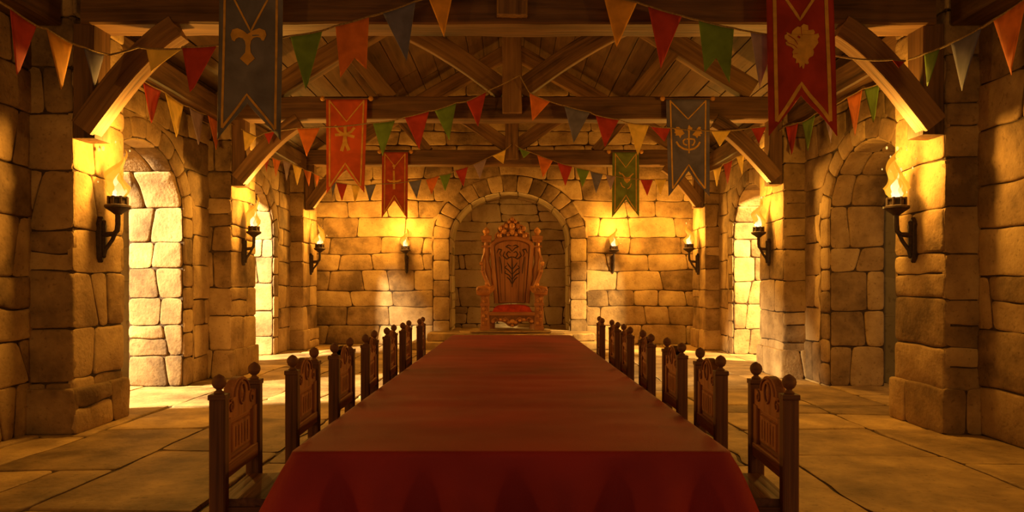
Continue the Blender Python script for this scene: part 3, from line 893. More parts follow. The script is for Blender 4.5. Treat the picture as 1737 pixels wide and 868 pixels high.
    for sg in (-1, 1):
        def m(x): return 308 + sg * (x - 308)
        for pts in ([(310, 490), (322, 465), (340, 450)], [(310, 465), (326, 440), (352, 425), (346, 412)], [(310, 435), (330, 410), (352, 395), (340, 382)], [(310, 405), (325, 385), (338, 365)],
                    [(310, 335), (330, 335), (342, 315), (330, 300), (316, 308)], [(312, 330), (340, 345), (362, 325), (352, 300)], [(308, 300), (325, 280), (345, 272), (330, 262), (312, 268)],
                    [(372, 330), (380, 310), (370, 290), (388, 285), (398, 310)], [(380, 330), (372, 380), (368, 430)]):
            stroke([(m(x), y) for x, y in pts], .026)
    mb.build('leaf_relief', M['groove'], pan)
    mb = MB()
    for zx0, zx1 in ((262, 268), (352, 346), (230, 244), (386, 372)):
        a = Z(zx0, 330, DBk); b = Z(zx1, 590, DBk); a.y = b.y = yf + .004; sweep(mb, [a, a.lerp(b, .5), b], .010, .012, (0, 1, 0), 0, 0, .1, 6)
    mb.build('groove', M['groove'], pan)
    # crest: carved crown of leaves
    mb = MB()
    ol = [(190, 262), (205, 235), (212, 205), (228, 195), (222, 165), (240, 148), (258, 150), (262, 125), (282, 122), (290, 106), (306, 100), (324, 106), (332, 122), (352, 125), (356, 150), (374, 148), (388, 165), (384, 195), (400, 205), (410, 235), (425, 262), (400, 250), (355, 222), (308, 212), (258, 222), (215, 250)]
    oz = [(Z(x, y, DBk).x, Z(x, y, DBk).z) for x, y in ol]
    prism(mb, oz, lambda x, y, t: (x, DBk + .05 + t, y), .05, -.03, .015)
    cr = P_('crest', M['chair'], mb)  # darker base colour puts crevice shade behind the carved leaves
    mb = MB()
    for x, y, r in ((308, 110, .045), (290, 124, .04), (326, 124, .04), (308, 150, .07), (308, 185, .06), (275, 150, .05), (341, 150, .05), (262, 182, .055), (354, 182, .055), (240, 165, .05), (376, 165, .05), (232, 208, .06), (384, 208, .06), (212, 235, .045), (404, 235, .045), (285, 200, .04), (331, 200, .04), (246, 190, .03), (370, 190, .03)):
        c = Z(x, y, DBk); c.y = DBk - .0; ball(mb, c, r, 9, 1, .9, 1.15)
    for sg in (-1, 1):
        for (x, y, r0, a0) in ((255, 165, .085, 0), (228, 212, .085, 1.5), (285, 170, .10, 2.5)):
            pts = []
            for i in range(15):
                t = i / 14; a = a0 + t * 5.2; rr = r0 * (1 - t * .75)
                q = Z(308 + sg * (x - 308), y, DBk); pts.append((q.x + sg * rr * cos(a), DBk - .02, q.z + rr * sin(a)))
            sweep(mb, pts, .034, .034, (0, 1, 0), 0, 0, .5, 6)
    mb.build('leaf_carving', M['carved'], cr)
    # seat, cushion, apron
    xl, xr = Z(172, 0, DF).x, Z(442, 0, DF).x
    zs = Z(0, 656, DF).z; zr = Z(0, 678, DF).z
    mb = MB(); box(mb, xl, xr, DF - .01, DBk + .06, zr, zs, .25); P_('seat', M['throne'], mb)
    mb = MB()
    V = []; nu, nv = 16, 10
    for j in range(nv + 1):
        for i in range(nu + 1):
            u, v = i / nu, j / nv
            e = min(1, 5 * min(u, 1 - u, v * .9, (1 - v) * .9) + .0); e = sqrt(max(0, 1 - (1 - e) ** 2))
            V.append(Vector((lerp(xl + .06, xr - .05, u), lerp(DF + .02, DBk - .01, v), zs - .004 + .125 * e + .03 * sin(pi * u) * sin(pi * v))))
    Fc = [(j * (nu + 1) + i, j * (nu + 1) + i + 1, (j + 1) * (nu + 1) + i + 1, (j + 1) * (nu + 1) + i) for j in range(nv) for i in range(nu)]
    b = len(V); bd = [i for i in range(nu + 1)] + [j * (nu + 1) + nu for j in range(1, nv + 1)] + [nv * (nu + 1) + i for i in range(nu - 1, -1, -1)] + [j * (nu + 1) for j in range(nv - 1, 0, -1)]
    Fc.append(tuple(reversed(bd)))
    mb.add(V, Fc); P_('cushion', M['cushion'], mb)
    ap = [(175, 676), (440, 676), (438, 725), (420, 727), (400, 712), (375, 712), (350, 722), (335, 738), (309, 746), (283, 738), (268, 722), (240, 712), (215, 712), (198, 727), (178, 725)]
    az = [(Z(x, y, DF).x, Z(x, y, DF).z) for x, y in ap]
    mb = MB(); prism(mb, az, lambda x, y, t: (x, DF + .05 + t, y), .02, -.03, .008); a_ = P_('apron', M['chair'], mb)
    mb = MB()
    for x, y, r in ((309, 712, .05), (290, 718, .035), (328, 718, .035), (309, 735, .03), (265, 705, .03), (353, 705, .03), (240, 700, .028), (378, 700, .028), (195, 712, .035), (423, 712, .035)):
        c = Z(x, y, DF); c.y = DF + .015; ball(mb, c, r, 8, 1.2, .7, .9)
    for sg in (-1, 1):
        pts = [Z(309 + sg * x, 700 + 9 * sin(x * .11), DF) for x in range(20, 125, 6)]
        for q in pts: q.y = DF + .015
        sweep(mb, pts, .028, .028, (0, 1, 0), 0, 0, .5, 6)
        for x, a0 in ((60, 0), (100, 2)):
            c = Z(309 + sg * x, 704, DF); pts = [(c.x + sg * .05 * (1 - i / 14) * cos(a0 + i * .5), DF + .012, c.z + .045 * (1 - i / 14) * sin(a0 + i * .5)) for i in range(13)]
            sweep(mb, pts, .018, .018, (0, 1, 0), 0, 0, .5, 6)
    mb.build('carving', M['carved'], a_)
throne()

# ------------------------------------------------------------------ torches
def flame(mb, c, hgt, rad, seed, lean, wob=.3, n=14, m=26, tip=1.0):
    rnd = random.Random(seed); ph = rnd.random() * 6
    V = []; c = Vector(c); tn = []
    for i in range(m + 1):
        t = i / m
        r = rad * (1.0 * (.50 + 2.1 * t) if t < .22 else (.962) * ((1 - (t - .22) / .78) ** 1.25) * (1 + .30 * sin(t * 13 + ph) * t)) * (.93 if t < .22 else 1) + .001
        ox = lean * hgt * t * t + wob * rad * sin(t * 7.5 + ph) * t * 1.6
        oy = wob * rad * cos(t * 6.5 + ph * 1.7) * t
        for k in range(n):
            a = 2 * pi * k / n
            rr = r * (1 + .22 * sin(3 * a + t * 5 + ph) * (1 if t > .1 else .3))
            V.append(c + Vector((ox + rr * cos(a), oy + rr * sin(a), t * hgt))); tn.append(t)
    Fc = [(i * n + k, i * n + (k + 1) % n, (i + 1) * n + (k + 1) % n, (i + 1) * n + k) for i in range(m) for k in range(n)]
    Fc.append(tuple(range(n - 1, -1, -1))); Fc.append(tuple(m * n + k for k in range(n)))
    b = len(mb.v); mb.add(V, Fc)
    mb.tone[b:] = tn

def torch(wall_pt, nrm, arm, s, label, seed, fh=.44, lean=0.0, embers=0, power=30):
    """wall_pt: middle of the wall plate on the wall, nrm: out of the wall, arm: reach to the bowl, s: size"""
    w = Vector(wall_pt); nrm = Vector(nrm); sd = Vector((0, 0, 1)).cross(nrm)
    up = Vector((0, 0, 1))
    root = thing('wall_torch', label, 'torch', w, 'burning wall torches')
    def q(o, h, a=0): return w + nrm * o * s + up * h * s + sd * a * s
    mb = MB()
    pr = [(-.035, -.22), (0, -.27), (.035, -.22), (.045, -.10), (.04, .10), (.055, .14), (.03, .19), (0, .22), (-.03, .19), (-.055, .14), (-.04, .10), (-.045, -.10)]
    prism(mb, pr, lambda x, y, t: q(t, y, x), -.02, .045, .012)
    prism(mb, [(x * .5, y * .82) for x, y in pr], lambda x, y, t: q(t, y, x), .04, .075, .012)
    for hh in (.13, -.17): ball(mb, q(.05, hh), .018 * s, 8)
    mb.build('wall_plate', M['iron'], root)
    mb = MB()
    pts = [q(.03, .02), q(arm * .45, .03), q(arm * .8, .035), q(arm * .96, .07), q(arm, .13), q(arm, .24)]
    sweep(mb, pts, .055 * s, .055 * s, (0, 0, 1) if False else sd, 0, 0, .5, 8)
    mb.build('arm', M['iron'], root)
    mb = MB()
    pts = [q(.05, -.20), q(arm * .35, -.13), q(arm * .7, -.03), q(arm * .93, .07)]
    sweep(mb, pts, .042 * s, .042 * s, sd, 0, 0, .5, 8)
    mb.build('brace', M['iron'], root)
    zb = .24
    mb = MB()
    lathe(mb, [(.035 * s, 0), (.05 * s, .015 * s), (.07 * s, .03 * s), (.115 * s, .06 * s), (.13 * s, .075 * s), (.13 * s, .095 * s), (.10 * s, .105 * s), (.085 * s, .11 * s), (.085 * s, .165 * s), (.098 * s, .17 * s), (.098 * s, .185 * s), (.075 * s, .187 * s), (.07 * s, .165 * s), (.01 * s, .16 * s)], q(arm, zb), 16)
    for k in range(8):
        a = 2 * pi * k / 8; c = q(arm, zb + .14); box(mb, c.x + .092 * s * cos(a) - .012 * s, c.x + .092 * s * cos(a) + .012 * s, c.y + .092 * s * sin(a) - .012 * s, c.y + .092 * s * sin(a) + .012 * s, c.z - .035 * s, c.z + .05 * s, .3)
    bw = mb.build('bowl', M['iron'], root)
    mb = MB(); rnd = random.Random(seed)
    for k in range(9):
        a = rnd.random() * 6.3; r = rnd.random() * .05 * s; ball(mb, q(arm, zb + .172) + Vector((r * cos(a), r * sin(a), 0)), .022 * s, 6)
    mb.build('coals', M['coal'], bw)
    base = q(arm, zb + .165)
    mb = MB(); flame(mb, base, fh * s, .125 * s, seed, lean, .40)
    flame(mb, base + Vector((.035 * s, 0, .0)), fh * .55 * s, .065 * s, seed + 3, -.15, .4)
    fl = mb.build('flame', M['flame_outer'], root)
    mb = MB(); flame(mb, base + Vector((-.004 * s, 0, 0)), fh * .86 * s, .104 * s, seed, lean * .86, .38)
    mb.build('inner_flame', M['flame_inner'], fl)
    mb = MB(); flame(mb, base, fh * .52 * s, .060 * s, seed + 1, lean * .5, .3)
    flame(mb, base + Vector((.028 * s, -.01, 0)), fh * .30 * s, .026 * s, seed + 5, .12, .3); flame(mb, base + Vector((-.03 * s, 0, 0)), fh * .24 * s, .024 * s, seed + 6, -.1, .3)
    mb.build('flame_core', M['flame_core'], fl)
    if embers:
        mb = MB()
        for k in range(embers):
            o = Vector((rnd.uniform(-.30, .16) * s * (1 if seed % 2 else -1), rnd.uniform(-.05, .05), rnd.uniform(.06, .60) * s))
            r = rnd.uniform(.004, .009) * s * (2 if k % 4 == 0 else 1)
            ball(mb, base + o, r, 6, 1, 1, 1.6)
        tag(mb.build('sparks', M['ember'], fl), kind='stuff')
    li = bpy.data.lights.new('torch_light', 'POINT'); li.energy = power; li.color = (1.0, .50, .07); li.shadow_soft_size = .10 * s
    lo = bpy.data.objects.new('torch_light', li); lo.location = base + Vector((0, 0, fh * s * .85)) + nrm * .25; COL.objects.link(lo)
    return root
TP = 115
torch((-3.765, 6.45, 1.72), (1, 0, 0), .20, .86, 'big burning torch on the nearest left pillar', 1, .52, .02, 10, TP)
torch((3.715, 6.52, 1.72), (-1, 0, 0), .20, .86, 'big burning torch on the nearest right pillar with sparks beside it', 2, .56, -.03, 14, TP)
torch((-3.845, 10.1, 1.78), (1, 0, 0), .20, .80, 'burning torch on the middle left pillar', 3, .58, .04, 5, TP)
torch((3.715, 10.2, 1.78), (-1, 0, 0), .20, .80, 'burning torch on the middle right pillar', 4, .52, -.02, 5, TP)
torch((-4.125, 14.45, 1.74), (1, 0, 0), .22, .90, 'small distant torch on the far left pillar by the corner', 5, .50, .04, 4, TP * .8)
torch((3.815, 14.45, 1.74), (-1, 0, 0), .22, .90, 'small distant torch on the far right pillar by the corner', 6, .50, -.03, 4, TP * .8)
torch((-2.29, 15.38, 1.76), (0, -1, 0), .20, .85, 'small torch on the back wall left of the throne niche', 7, .50, 0, 3, TP * .75)
torch((2.19, 15.38, 1.76), (0, -1, 0), .20, .85, 'small torch on the back wall right of the throne niche', 8, .50, 0, 3, TP * .75)

# ------------------------------------------------------------------ banners
def banner(name, label, d, px, top, tips, notch, color, rodx, emblem, stripe, inset, vdepth, fold, seed, rod=True, skew=(0, 0), detail=()):
    """px: (left, right) at the top, tips: ((x, y), (x, y)), notch (x, y)"""
    root = thing(name, label, 'banner', P((px[0] + px[1]) / 2, top, d), 'heraldic banners hung from the trusses')
    (lx, ly), (rx, ry) = tips
    def pos(u, w, off=0.0, raw=None):
        nx, ny = notch
        un = (nx - lx) / (rx - lx)
        xb = lerp(lx, rx, u)
        yb = lerp(ly, ny, u / un) if u <= un else lerp(ny, ry, (u - un) / (1 - un))
        x = lerp(lerp(px[0], px[1], u), xb, w); y = lerp(top, yb, w)
        return px2w(x, y, off)
    def disp(x, y):
        u = (x - px[0]) / (px[1] - px[0]); w = max(0, min(1, (y - top) / max(1, notch[1] - top)))
        return fold * w * (sin(u * 7.5 + seed + w * 1.2) * .7 + .5 * sin(u * 13 + 2 * seed + w * 2))
    def px2w(x, y, off):
        p = P(x, y, d); p.y += disp(x, y) - off
        return p
    mb = MB(); nu, nw = 24, 26; V = []
    us = [i / nu for i in range(nu + 1)]
    un = (notch[0] - lx) / (rx - lx); k = min(range(nu + 1), key=lambda i: abs(us[i] - un)); us[k] = un
    for j in range(nw + 1):
        for u in us: V.append(pos(u, j / nw))
    Fc = [(j * (nu + 1) + i, (j + 1) * (nu + 1) + i, (j + 1) * (nu + 1) + i + 1, j * (nu + 1) + i + 1) for j in range(nw) for i in range(nu)]
    mb.add(V, Fc)
    cl = mb.build('banner_cloth', color, root)
    md = cl.modifiers.new('thickness', 'SOLIDIFY'); md.thickness = .006; md.offset = -1
    # gold braid
    mb = MB(); sc = d / F
    def braid(pts, w):
        q = []
        for a in range(len(pts) - 1):
            n = max(2, int(max(abs(pts[a + 1][0] - pts[a][0]), abs(pts[a + 1][1] - pts[a][1])) / 6))
            for i in range(n): q.append((lerp(pts[a][0], pts[a + 1][0], i / n), lerp(pts[a][1], pts[a + 1][1], i / n)))
        q.append(pts[-1])
        sweep(mb, [px2w(x, y, .003) for x, y in q], w * sc, .006, (0, 1, 0), .3, 0, .5)
    li = lambda w: (lerp(px[0], lx, w) + inset, lerp(top, ly, w)); ri = lambda w: (lerp(px[1], rx, w) - inset, lerp(top, ry, w))
    bl = (lx + inset, ly - inset * 1.9); br = (rx - inset, ry - inset * 1.9); nt = (notch[0], notch[1] - inset * 1.5)
    braid([(px[0] + inset, top + 2), bl], stripe); braid([(px[1] - inset, top + 2), br], stripe); braid([bl, nt, br], stripe)
    braid([(px[0] + inset, top + 3), ((px[0] + px[1]) / 2 + skew[0], top + vdepth), (px[1] - inset, top + 3)], stripe * .8)
    tag(mb.build('gold_braid', M['gold'], cl), 'gold braid')
    mb = MB()
    for e in emblem:
        if e[0] == 'poly':
            pts = e[1]; q = []
            for i in range(len(pts)):
                a, b = pts[i], pts[(i + 1) % len(pts)]
                q += [a, ((a[0] + b[0]) / 2, (a[1] + b[1]) / 2)]
            prism(mb, q, lambda x, y, t: px2w(x, y, t), .002, .008, 0)
        else:
            pts, w = e[1], e[2]; q = []
            for a in range(len(pts) - 1):
                for i in range(4): q.append((lerp(pts[a][0], pts[a + 1][0], i / 4), lerp(pts[a][1], pts[a + 1][1], i / 4)))
            q.append(pts[-1]); n = len(q)
            ws = [lerp(w[0], w[1], i / (n - 1)) * sc for i in range(n)] if isinstance(w, tuple) else w * sc
            sweep(mb, [px2w(x, y, .003) for x, y in q], ws, .009, (0, 1, 0), .3, 0, .5)
    tag(mb.build('emblem', M['gold'], cl), 'gold emblem')
    if detail:
        mb = MB()
        for pts, w in detail: sweep(mb, [px2w(x, y, .0085) for x, y in pts], w * sc, .003, (0, 1, 0), .3, 0, .5)
        tag(mb.build('emblem_stitching', color, cl), 'stitched lines in the emblem')
    if rod:
        mb = MB(); a = P(rodx[0], top - 1, d); b = P(rodx[1], top - 1, d); a.y -= .0; b.y -= .0
        sweep(mb, [a, a.lerp(b, .5), b], .022 * (d / 9) ** .4, .022 * (d / 9) ** .4, (0, 0, 1), 0, 0, .5, 10)
        # hanging loops back to the beam
        for t in (.2, .8):
            c = a.lerp(b, t); sweep(mb, [c, c + Vector((0, (.26 if d < 6 else .14) * .4, .03)), c + Vector((0, .26 if d < 6 else .14, .05))], .012, .012, (1, 0, 0), 0, 0, .5, 6)
        r = mb.build('rod', M['beam'], root)
        for e in (a, b):
            mb = MB(); ball(mb, e, .034 * (d / 9.5) ** .6, 12); mb.build('rod_knob', M['goldball'], r)
    return root

def zmap(pts, x0, y0, s): return [(x0 + x / s, y0 + y / s) for x, y in pts]
B_blue = cloth_mat('slate_blue_cloth', (.13, .112, .125), .3, 4)
B_red = cloth_mat('crimson_cloth', (.30, .028, .016), .25, 4)
B_orng = cloth_mat('orange_red_cloth', (.46, .07, .015), .25, 5)
B_navy = cloth_mat('violet_blue_cloth', (.115, .095, .135), .25, 5)
B_rust = cloth_mat('rust_cloth', (.34, .05, .018), .25, 6)
B_grn = cloth_mat('olive_cloth', (.13, .15, .028), .25, 6)
fleur = zmap([(220, 212), (250, 192), (292, 176), (325, 188), (333, 215), (318, 250), (306, 250), (298, 234), (278, 230), (256, 236), (242, 254), (236, 285), (240, 325), (266, 362), (220, 404), (172, 362), (205, 325), (209, 285), (203, 254), (188, 236), (166, 230), (148, 240), (140, 256), (124, 248), (115, 215), (126, 184), (158, 175), (192, 190)], 360, 0, 3.617)
banner('hanging_banner', 'large slate blue banner with a gold fleur emblem hanging at top left', 5.74, (372, 480), -34, ((367, 236), (476, 238)), (420, 176), B_blue, (364, 488), [('poly', fleur)], 4.0, 10, 88, .022, 1.0)
eagle = zmap([(240, 170), (262, 148), (292, 155), (295, 185), (325, 180), (335, 195), (330, 210), (355, 205), (360, 225), (350, 240), (355, 262), (335, 290), (325, 300), (330, 320), (325, 340), (305, 350), (295, 365), (300, 385), (288, 392), (275, 385), (270, 415), (262, 420), (255, 400), (240, 415), (235, 385), (212, 390), (215, 365), (192, 355), (195, 335), (190, 325), (200, 305), (180, 290), (155, 280), (150, 262), (165, 258), (145, 240), (145, 220), (160, 210), (155, 200), (185, 215), (190, 195), (205, 180), (225, 165)], 1290, 0, 3.617)
banner('hanging_banner', 'large crimson banner with a gold spread eagle emblem hanging at top right', 5.74, (1300, 1413), -34, ((1304, 231), (1420, 231)), (1361, 160), B_red, (1292, 1421), [('poly', eagle)], 6.0, 13, 68, .022, 2.2,
       detail=[(zmap(p, 1290, 0, 3.617), w) for p, w in (([(225, 226), (240, 234)], 3.2), ([(260, 262), (276, 268)], 3.2), ([(246, 165), (250, 210), (262, 245), (256, 300), (258, 370)], .9),
               ([(165, 218), (205, 245), (225, 275)], .8), ([(160, 265), (200, 280), (222, 300)], .8), ([(345, 228), (310, 245), (285, 275)], .8), ([(340, 265), (310, 282), (288, 305)], .8), ([(200, 335), (235, 330), (252, 345)], .8), ([(315, 335), (285, 335), (264, 350)], .8))])
Zs = lambda *p: zmap(p, 540, 160, 3.945)
banner('hanging_banner', 'orange-red banner with a gold branching cross hanging left of centre', 9.50, (553, 623), 168, ((553, 328), (617, 326)), (586, 286), B_orng, (547, 629),
       [('s', Zs((180, 218), (182, 280)), (5.5, 5)), ('s', Zs((113, 208), (135, 245), (172, 268)), (4.5, 3.5)), ('s', Zs((243, 222), (222, 250), (186, 268)), (4.5, 3.5)), ('s', Zs((112, 272), (180, 268), (243, 286)), 4.5), ('s', Zs((178, 270), (172, 330), (156, 380)), (4.5, 6)), ('s', Zs((180, 270), (186, 330), (206, 376)), (4.5, 6))], 2.6, 6, 38, .02, .4)
Zs = lambda *p: zmap(p, 1040, 200, 6.2)
lw = zmap([(752, 165), (725, 130), (690, 95), (660, 97), (668, 112), (642, 120), (655, 140), (640, 152), (660, 168), (652, 186), (690, 185), (705, 212), (718, 185)], 1040, 200, 6.2)
rw = zmap([(830, 180), (860, 145), (900, 92), (925, 95), (918, 115), (940, 128), (925, 145), (940, 160), (915, 172), (925, 190), (895, 188), (885, 214), (866, 190)], 1040, 200, 6.2)
hd = zmap([(760, 128), (785, 115), (790, 85), (800, 75), (808, 92), (832, 105), (826, 130), (806, 132), (803, 160), (788, 160), (785, 136)], 1040, 200, 6.2)
banner('hanging_banner', 'violet blue banner with a gold winged anchor hanging right of centre', 9.50, (1130, 1204), 168, ((1134, 333), (1203, 333)), (1168, 290), B_navy, (1124, 1209),
       [('poly', lw), ('poly', rw), ('poly', hd), ('s', Zs((796, 140), (795, 250), (796, 372)), 2.4), ('s', Zs((760, 222), (735, 240), (742, 275), (775, 288)), 2.4), ('s', Zs((812, 222), (852, 225), (858, 250), (842, 285), (826, 286)), 2.4), ('s', Zs((770, 222), (830, 222)), 2.2), ('s', Zs((664, 250), (690, 292), (740, 325), (795, 338), (855, 322), (895, 290), (915, 250)), 3.0)], 2.4, 7, 34, .02, 1.3)
Zs = lambda *p: zmap(p, 540, 160, 3.945)
banner('hanging_banner', 'small rust red banner with a gold sword cross near the back wall', 13.86, (648, 692), 258, ((647, 370), (691, 372)), (669, 339), B_rust, (644, 697),
       [('s', Zs((505, 510), (507, 570), (507, 635)), (3, 4)), ('s', Zs((463, 572), (480, 582), (530, 582), (553, 572)), 2.8), ('s', Zs((497, 478), (518, 478)), 3), ('s', Zs((507, 470), (507, 500)), 2.4)], 1.6, 5, 24, .02, .9)
Zs = lambda *p: zmap(p, 860, 230, 5.428)
banner('hanging_banner', 'small olive green banner with a faint gold beast near the back wall', 13.86, (1039, 1084), 258, ((1038, 369), (1084, 368)), (1062, 338), B_grn, (1033, 1088),
       [('poly', Zs((1070, 370), (1100, 385), (1140, 375), (1135, 410), (1105, 440), (1080, 415))), ('s', Zs((1035, 350), (1060, 352), (1085, 385)), 2), ('s', Zs((1165, 348), (1150, 360), (1125, 385)), 2), ('s', Zs((1030, 335), (1045, 345)), 2), ('s', Zs((1045, 430), (1060, 465), (1085, 480)), 1.5), ('s', Zs((1145, 440), (1135, 470), (1110, 490)), 1.5)], 1.6, 5, 26, .02, 1.9)

# ------------------------------------------------------------------ bunting
NP = [0]
def pennant(root, col, tl, tr, tips, dep):
    NP[0] += 1; s = NP[0]
    rnd = random.Random(s)
    nu, nv = 8, 9
    A = Vector(tl); B = Vector(tr)
    amp = rnd.uniform(.010, .022); ph = rnd.random() * 6
    mb = MB(); V = []
    mid = len(tips) == 3                    # swallow tail: tip, notch, tip
    for j in range(nv + 1):
        v = j / nv
        for i in range(nu + 1):
            u = i / nu; q = A.lerp(B, u)
            if mid:
                a, n, b = (Vector(t) for t in tips)
                e = a.lerp(n, u * 2) if u <= .5 else n.lerp(b, u * 2 - 1)
            else:
                e = Vector(tips[0])
            r = q.lerp(e, v)
            d = dep(A.x + (B.x - A.x) * u)
            p = P(r.x, r.y, d)
            f = amp * v * (1 - v * .3) * sin(u * 4 + ph) * (d / 9) ** .2
            p.y += f
            V.append(p)
    if mid: Fc = [(j * (nu + 1) + i, (j + 1) * (nu + 1) + i, (j + 1) * (nu + 1) + i + 1, j * (nu + 1) + i + 1) for j in range(nv) for i in range(nu)]
    else:
        Fc = [(j * (nu + 1) + i, (j + 1) * (nu + 1) + i, (j + 1) * (nu + 1) + i + 1, j * (nu + 1) + i + 1) for j in range(nv - 1) for i in range(nu)]
        V = V[:nv * (nu + 1)] + [V[nv * (nu + 1)]]
        Fc += [((nv - 1) * (nu + 1) + i, nv * (nu + 1), (nv - 1) * (nu + 1) + i + 1) for i in range(nu)]
    mb.add(V, Fc)
    o = mb.build('pennant', M['p_' + col], root)
    o['label'] = col + (' swallow-tailed pennant' if mid else ' pennant')
    md = o.modifiers.new('thickness', 'SOLIDIFY'); md.thickness = .004; md.offset = 0

def garland(label, deps, start, end, flags, via=()):
    """deps: ((px, depth), ...) along the string; flags: (colour, tl, tr, *tips)"""
    ds = sorted(deps)
    def dep(x):
        if x <= ds[0][0]: return ds[0][1]
        for (x0, d0), (x1, d1) in zip(ds, ds[1:]):
            if x <= x1: return 1 / lerp(1 / d0, 1 / d1, (x - x0) / (x1 - x0))
        return ds[-1][1]
    pts = [start] + [p for f in flags for p in (f[1], f[2])] + list(via) + [end]
    pts = sorted(pts)
    w = [P(x, y, dep(x)) for x, y in pts]
    root = thing('bunting', label, 'bunting', w[len(w) // 2], 'strings of coloured pennants')
    fine = []
    for a, b in zip(w, w[1:]):
        for k in range(3):
            t = k / 3; q = a.lerp(b, t); q.z -= .02 * (b - a).length * sin(pi * t); fine.append(q)
    fine.append(w[-1])
    mb = MB(); sweep(mb, fine, .016, .016, (0, 0, 1), 0, 0, .5, 6); mb.build('cord', M['rope'], root)
    for k in (0, -1):                       # knots
        pass
    for f in flags: pennant(root, f[0], f[1], f[2], f[3:], dep)
    return root

garland('short string of pennants in the top left corner with red, ochre and blue flags', ((-290, 4.0), (0, 4.6), (187, 5.82)), (-290, -190), (187, 93),
        [('red', (17, 14), (62, 44), (30, 127)), ('ochre', (79, 49), (123, 74), (105, 152)), ('blue', (142, 80), (177, 91), (160, 146))])
garland('near string of large pennants sweeping up left of centre behind the blue banner', ((170, 5.8), (368, 5.80), (870, 5.80)), (187, 93), (866, -42),
        [('yellow', (248, 82), (308, 83), (256, 122)), ('red', (309, 80), (368, 77), (323, 157)), ('green', (492, 61), (547, 52), (519, 152)),
         ('orange', (569, 44), (626, 28), (577, 131), (601, 98), (622, 118)), ('blue', (649, 22), (705, 2), (690, 104)), ('ochre', (726, -5), (770, -18), (753, 62))], [(235, 80)])
garland('near string of large pennants sweeping down right of centre behind the crimson banner', ((866, 5.80), (1417, 5.80), (1530, 5.82)), (866, -42), (1530, 103),
        [('ochre', (1023, -10), (1081, 4), (1046, 80)), ('red', (1099, 10), (1157, 27), (1121, 116)), ('green', (1185, 34), (1245, 48), (1195, 123), (1215, 98), (1238, 140)), ('lilac', (1273, 54), (1318, 60), (1288, 151)),
         ('red', (1513, 101), (1536, 103), (1524, 116))], [(1420, 95), (1480, 102)])
garland('short string of pennants in the top right corner with green, blue and orange flags', ((1530, 5.82), (1737, 4.6), (2010, 4.0)), (1541, 101), (2010, -190),
        [('green', (1568, 91), (1594, 82), (1573, 146)), ('blue', (1613, 73), (1665, 47), (1632, 154)), ('orange', (1685, 34), (1741, -2), (1714, 128))])
garland('pennants strung along the left wall below the beam by the near archway', ((235, 7.45), (370, 9.6)), (236, 132), (396, 212),
        [('red', (242, 137), (273, 153), (257, 209)), ('yellow', (280, 157), (311, 178), (300, 233)), ('lilac', (321, 181), (345, 193), (337, 246)), ('orange', (352, 194), (374, 203), (367, 254))])
garland('pennants strung along the right wall below the beam by the near archway', ((1340, 9.6), (1495, 7.45)), (1322, 222), (1500, 136),
        [('red', (1333, 214), (1354, 208), (1343, 262)), ('green', (1361, 207), (1383, 193), (1370, 257)), ('lilac', (1395, 186), (1418, 177), (1409, 243)), ('orange', (1437, 165), (1463, 151), (1450, 231)), ('green', (1466, 150), (1492, 142), (1482, 207))])
garland('middle string of pennants on the left rising behind the orange-red banner', ((400, 9.42), (880, 9.42)), (409, 219), (880, 128),
        [('yellow', (412, 220), (436, 232), (416, 256)), ('red', (448, 226), (466, 222), (456, 244)), ('orange', (504, 217), (543, 216), (520, 265)), ('green', (632, 208), (670, 204), (649, 265)), ('red', (686, 199), (728, 188), (711, 253)), ('green', (737, 187), (774, 174), (762, 238)), ('red', (791, 172), (825, 155), (811, 215))])
garland('middle string of pennants on the right falling behind the violet blue banner', ((880, 9.42), (1310, 9.42)), (882, 128), (1312, 212),
        [('orange', (898, 157), (933, 172), (903, 205)), ('blue', (957, 179), (1001, 190), (973, 243)), ('red', (1010, 195), (1050, 203), (1026, 250)), ('yellow', (1064, 208), (1101, 212), (1082, 263)), ('red', (1103, 214), (1138, 217), (1127, 240)),
         ('yellow', (1206, 222), (1240, 221), (1221, 248)), ('red', (1274, 217), (1300, 214), (1287, 244))])
garland('small pennants strung along the left wall by the far archway', ((440, 11.2), (545, 13.9)), (436, 258), (552, 304),
        [('red', (446, 262), (457, 267), (452, 291)), ('orange', (462, 267), (476, 272), (468, 300)), ('lilac', (480, 271), (493, 276), (486, 306)), ('yellow', (496, 277), (512, 285), (504, 314)), ('orange', (515, 287), (528, 291), (524, 316)), ('orange', (532, 294), (543, 298), (537, 316))])
garland('small pennants strung along the right wall by the far archway', ((1190, 13.6), (1280, 10.9)), (1200, 293), (1284, 253),
        [('yellow', (1210, 288), (1224, 282), (1216, 316)), ('red', (1227, 278), (1242, 271), (1234, 312)), ('yellow', (1249, 266), (1262, 261), (1259, 296))])
garland('far string of small pennants on the left rising across the back wall', ((540, 13.72), (870, 13.80)), (552, 302), (867, 245),
        [('blue', (561, 307), (570, 309), (564, 335)), ('red', (570, 309), (589, 312), (580, 341)), ('yellow', (596, 313), (612, 314), (602, 346)), ('blue', (619, 314), (638, 312), (627, 342)),
         ('blue', (693, 308), (715, 304), (707, 337)), ('orange', (722, 304), (745, 298), (732, 330)), ('green', (745, 297), (766, 293), (755, 324)), ('red', (772, 289), (794, 282), (786, 316)), ('lilac', (803, 279), (826, 268), (814, 303)), ('yellow', (835, 264), (858, 253), (854, 278))])
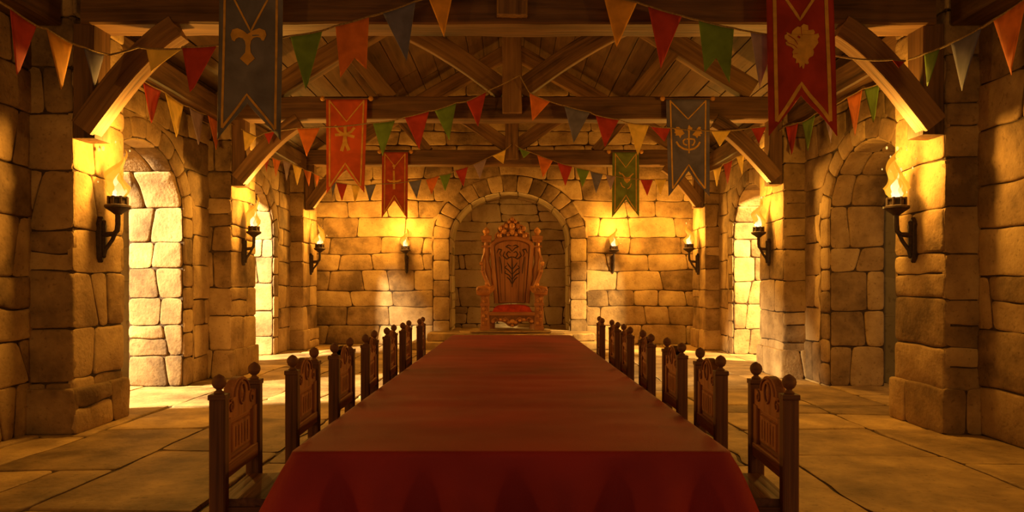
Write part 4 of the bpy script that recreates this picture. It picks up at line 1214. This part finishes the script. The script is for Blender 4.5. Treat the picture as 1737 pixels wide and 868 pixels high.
garland('far string of small pennants on the right falling across the back wall', ((870, 13.80), (1200, 13.72)), (874, 245), (1196, 292),
        [('green', (880, 250), (900, 258), (888, 268)), ('orange', (911, 262), (938, 272), (921, 301)), ('red', (945, 275), (971, 282), (959, 315)), ('green', (977, 284), (1000, 289), (988, 317)), ('blue', (1001, 290), (1023, 295), (1011, 328)), ('lilac', (1027, 296), (1044, 299), (1036, 322)),
         ('red', (1086, 304), (1108, 304), (1098, 332)), ('yellow', (1110, 304), (1131, 303), (1120, 331))])

# ------------------------------------------------------------------ daylight and sky
def spot(name, loc, target, energy, color, size, angle, blend=.3):
    li = bpy.data.lights.new(name, 'SPOT'); li.energy = energy; li.color = color; li.shadow_soft_size = size; li.spot_size = radians(angle); li.spot_blend = blend
    o = bpy.data.objects.new(name, li); o.location = loc; COL.objects.link(o)
    o.rotation_euler = (Vector(target) - Vector(loc)).to_track_quat('-Z', 'Y').to_euler()
for x, y in ((-4.0, 1.92), (3.88, 1.92)):        # the next pair of torches, on the walls beside the viewer
    li = bpy.data.lights.new('torch_light', 'POINT'); li.energy = TP * .6; li.color = (1.0, .50, .07); li.shadow_soft_size = .1
    lo = bpy.data.objects.new('torch_light', li); lo.location = (x * .94, y, 2.15); COL.objects.link(lo)
spot('daylight_near_archway', (-9.2, 6.2, 3.7), (-4.0, 8.3, .9), 15000, (1, .80, .46), .22, 60)
spot('daylight_far_archway', (-6.3, 10.0, 3.8), (-4.2, 12.4, 1.0), 8000, (1, .80, .46), .15, 75)
spot('daylight_far_right_archway', (6.4, 10.2, 3.7), (4.2, 12.5, 1.0), 7500, (1, .70, .26), .15, 75)

w = bpy.data.worlds.new('dusk_sky'); SC.world = w; w.use_nodes = True
bg = w.node_tree.nodes['Background']; bg.inputs[0].default_value = (1.0, .62, .30, 1); bg.inputs[1].default_value = .36

# ------------------------------------------------------------------ camera
cam = bpy.data.cameras.new('camera'); co = bpy.data.objects.new('camera', cam); COL.objects.link(co)
co.location = (0, 0, H); co.rotation_euler = (pi / 2, 0, 0)
cam.sensor_width = 36; cam.lens = 36 * F / 1737; cam.shift_y = (HY - 434) / 1737; cam.clip_start = .05
SC.camera = co
SC.view_settings.view_transform = 'Standard'; SC.view_settings.look = 'None'; SC.view_settings.gamma = 1; SC.view_settings.use_curve_mapping = False
SC.view_settings.exposure = 0.0
SC.cycles.use_denoising = True
SC.cycles.max_bounces = 8; SC.cycles.diffuse_bounces = 4; SC.cycles.transparent_max_bounces = 24
SC.cycles.sample_clamp_indirect = 4
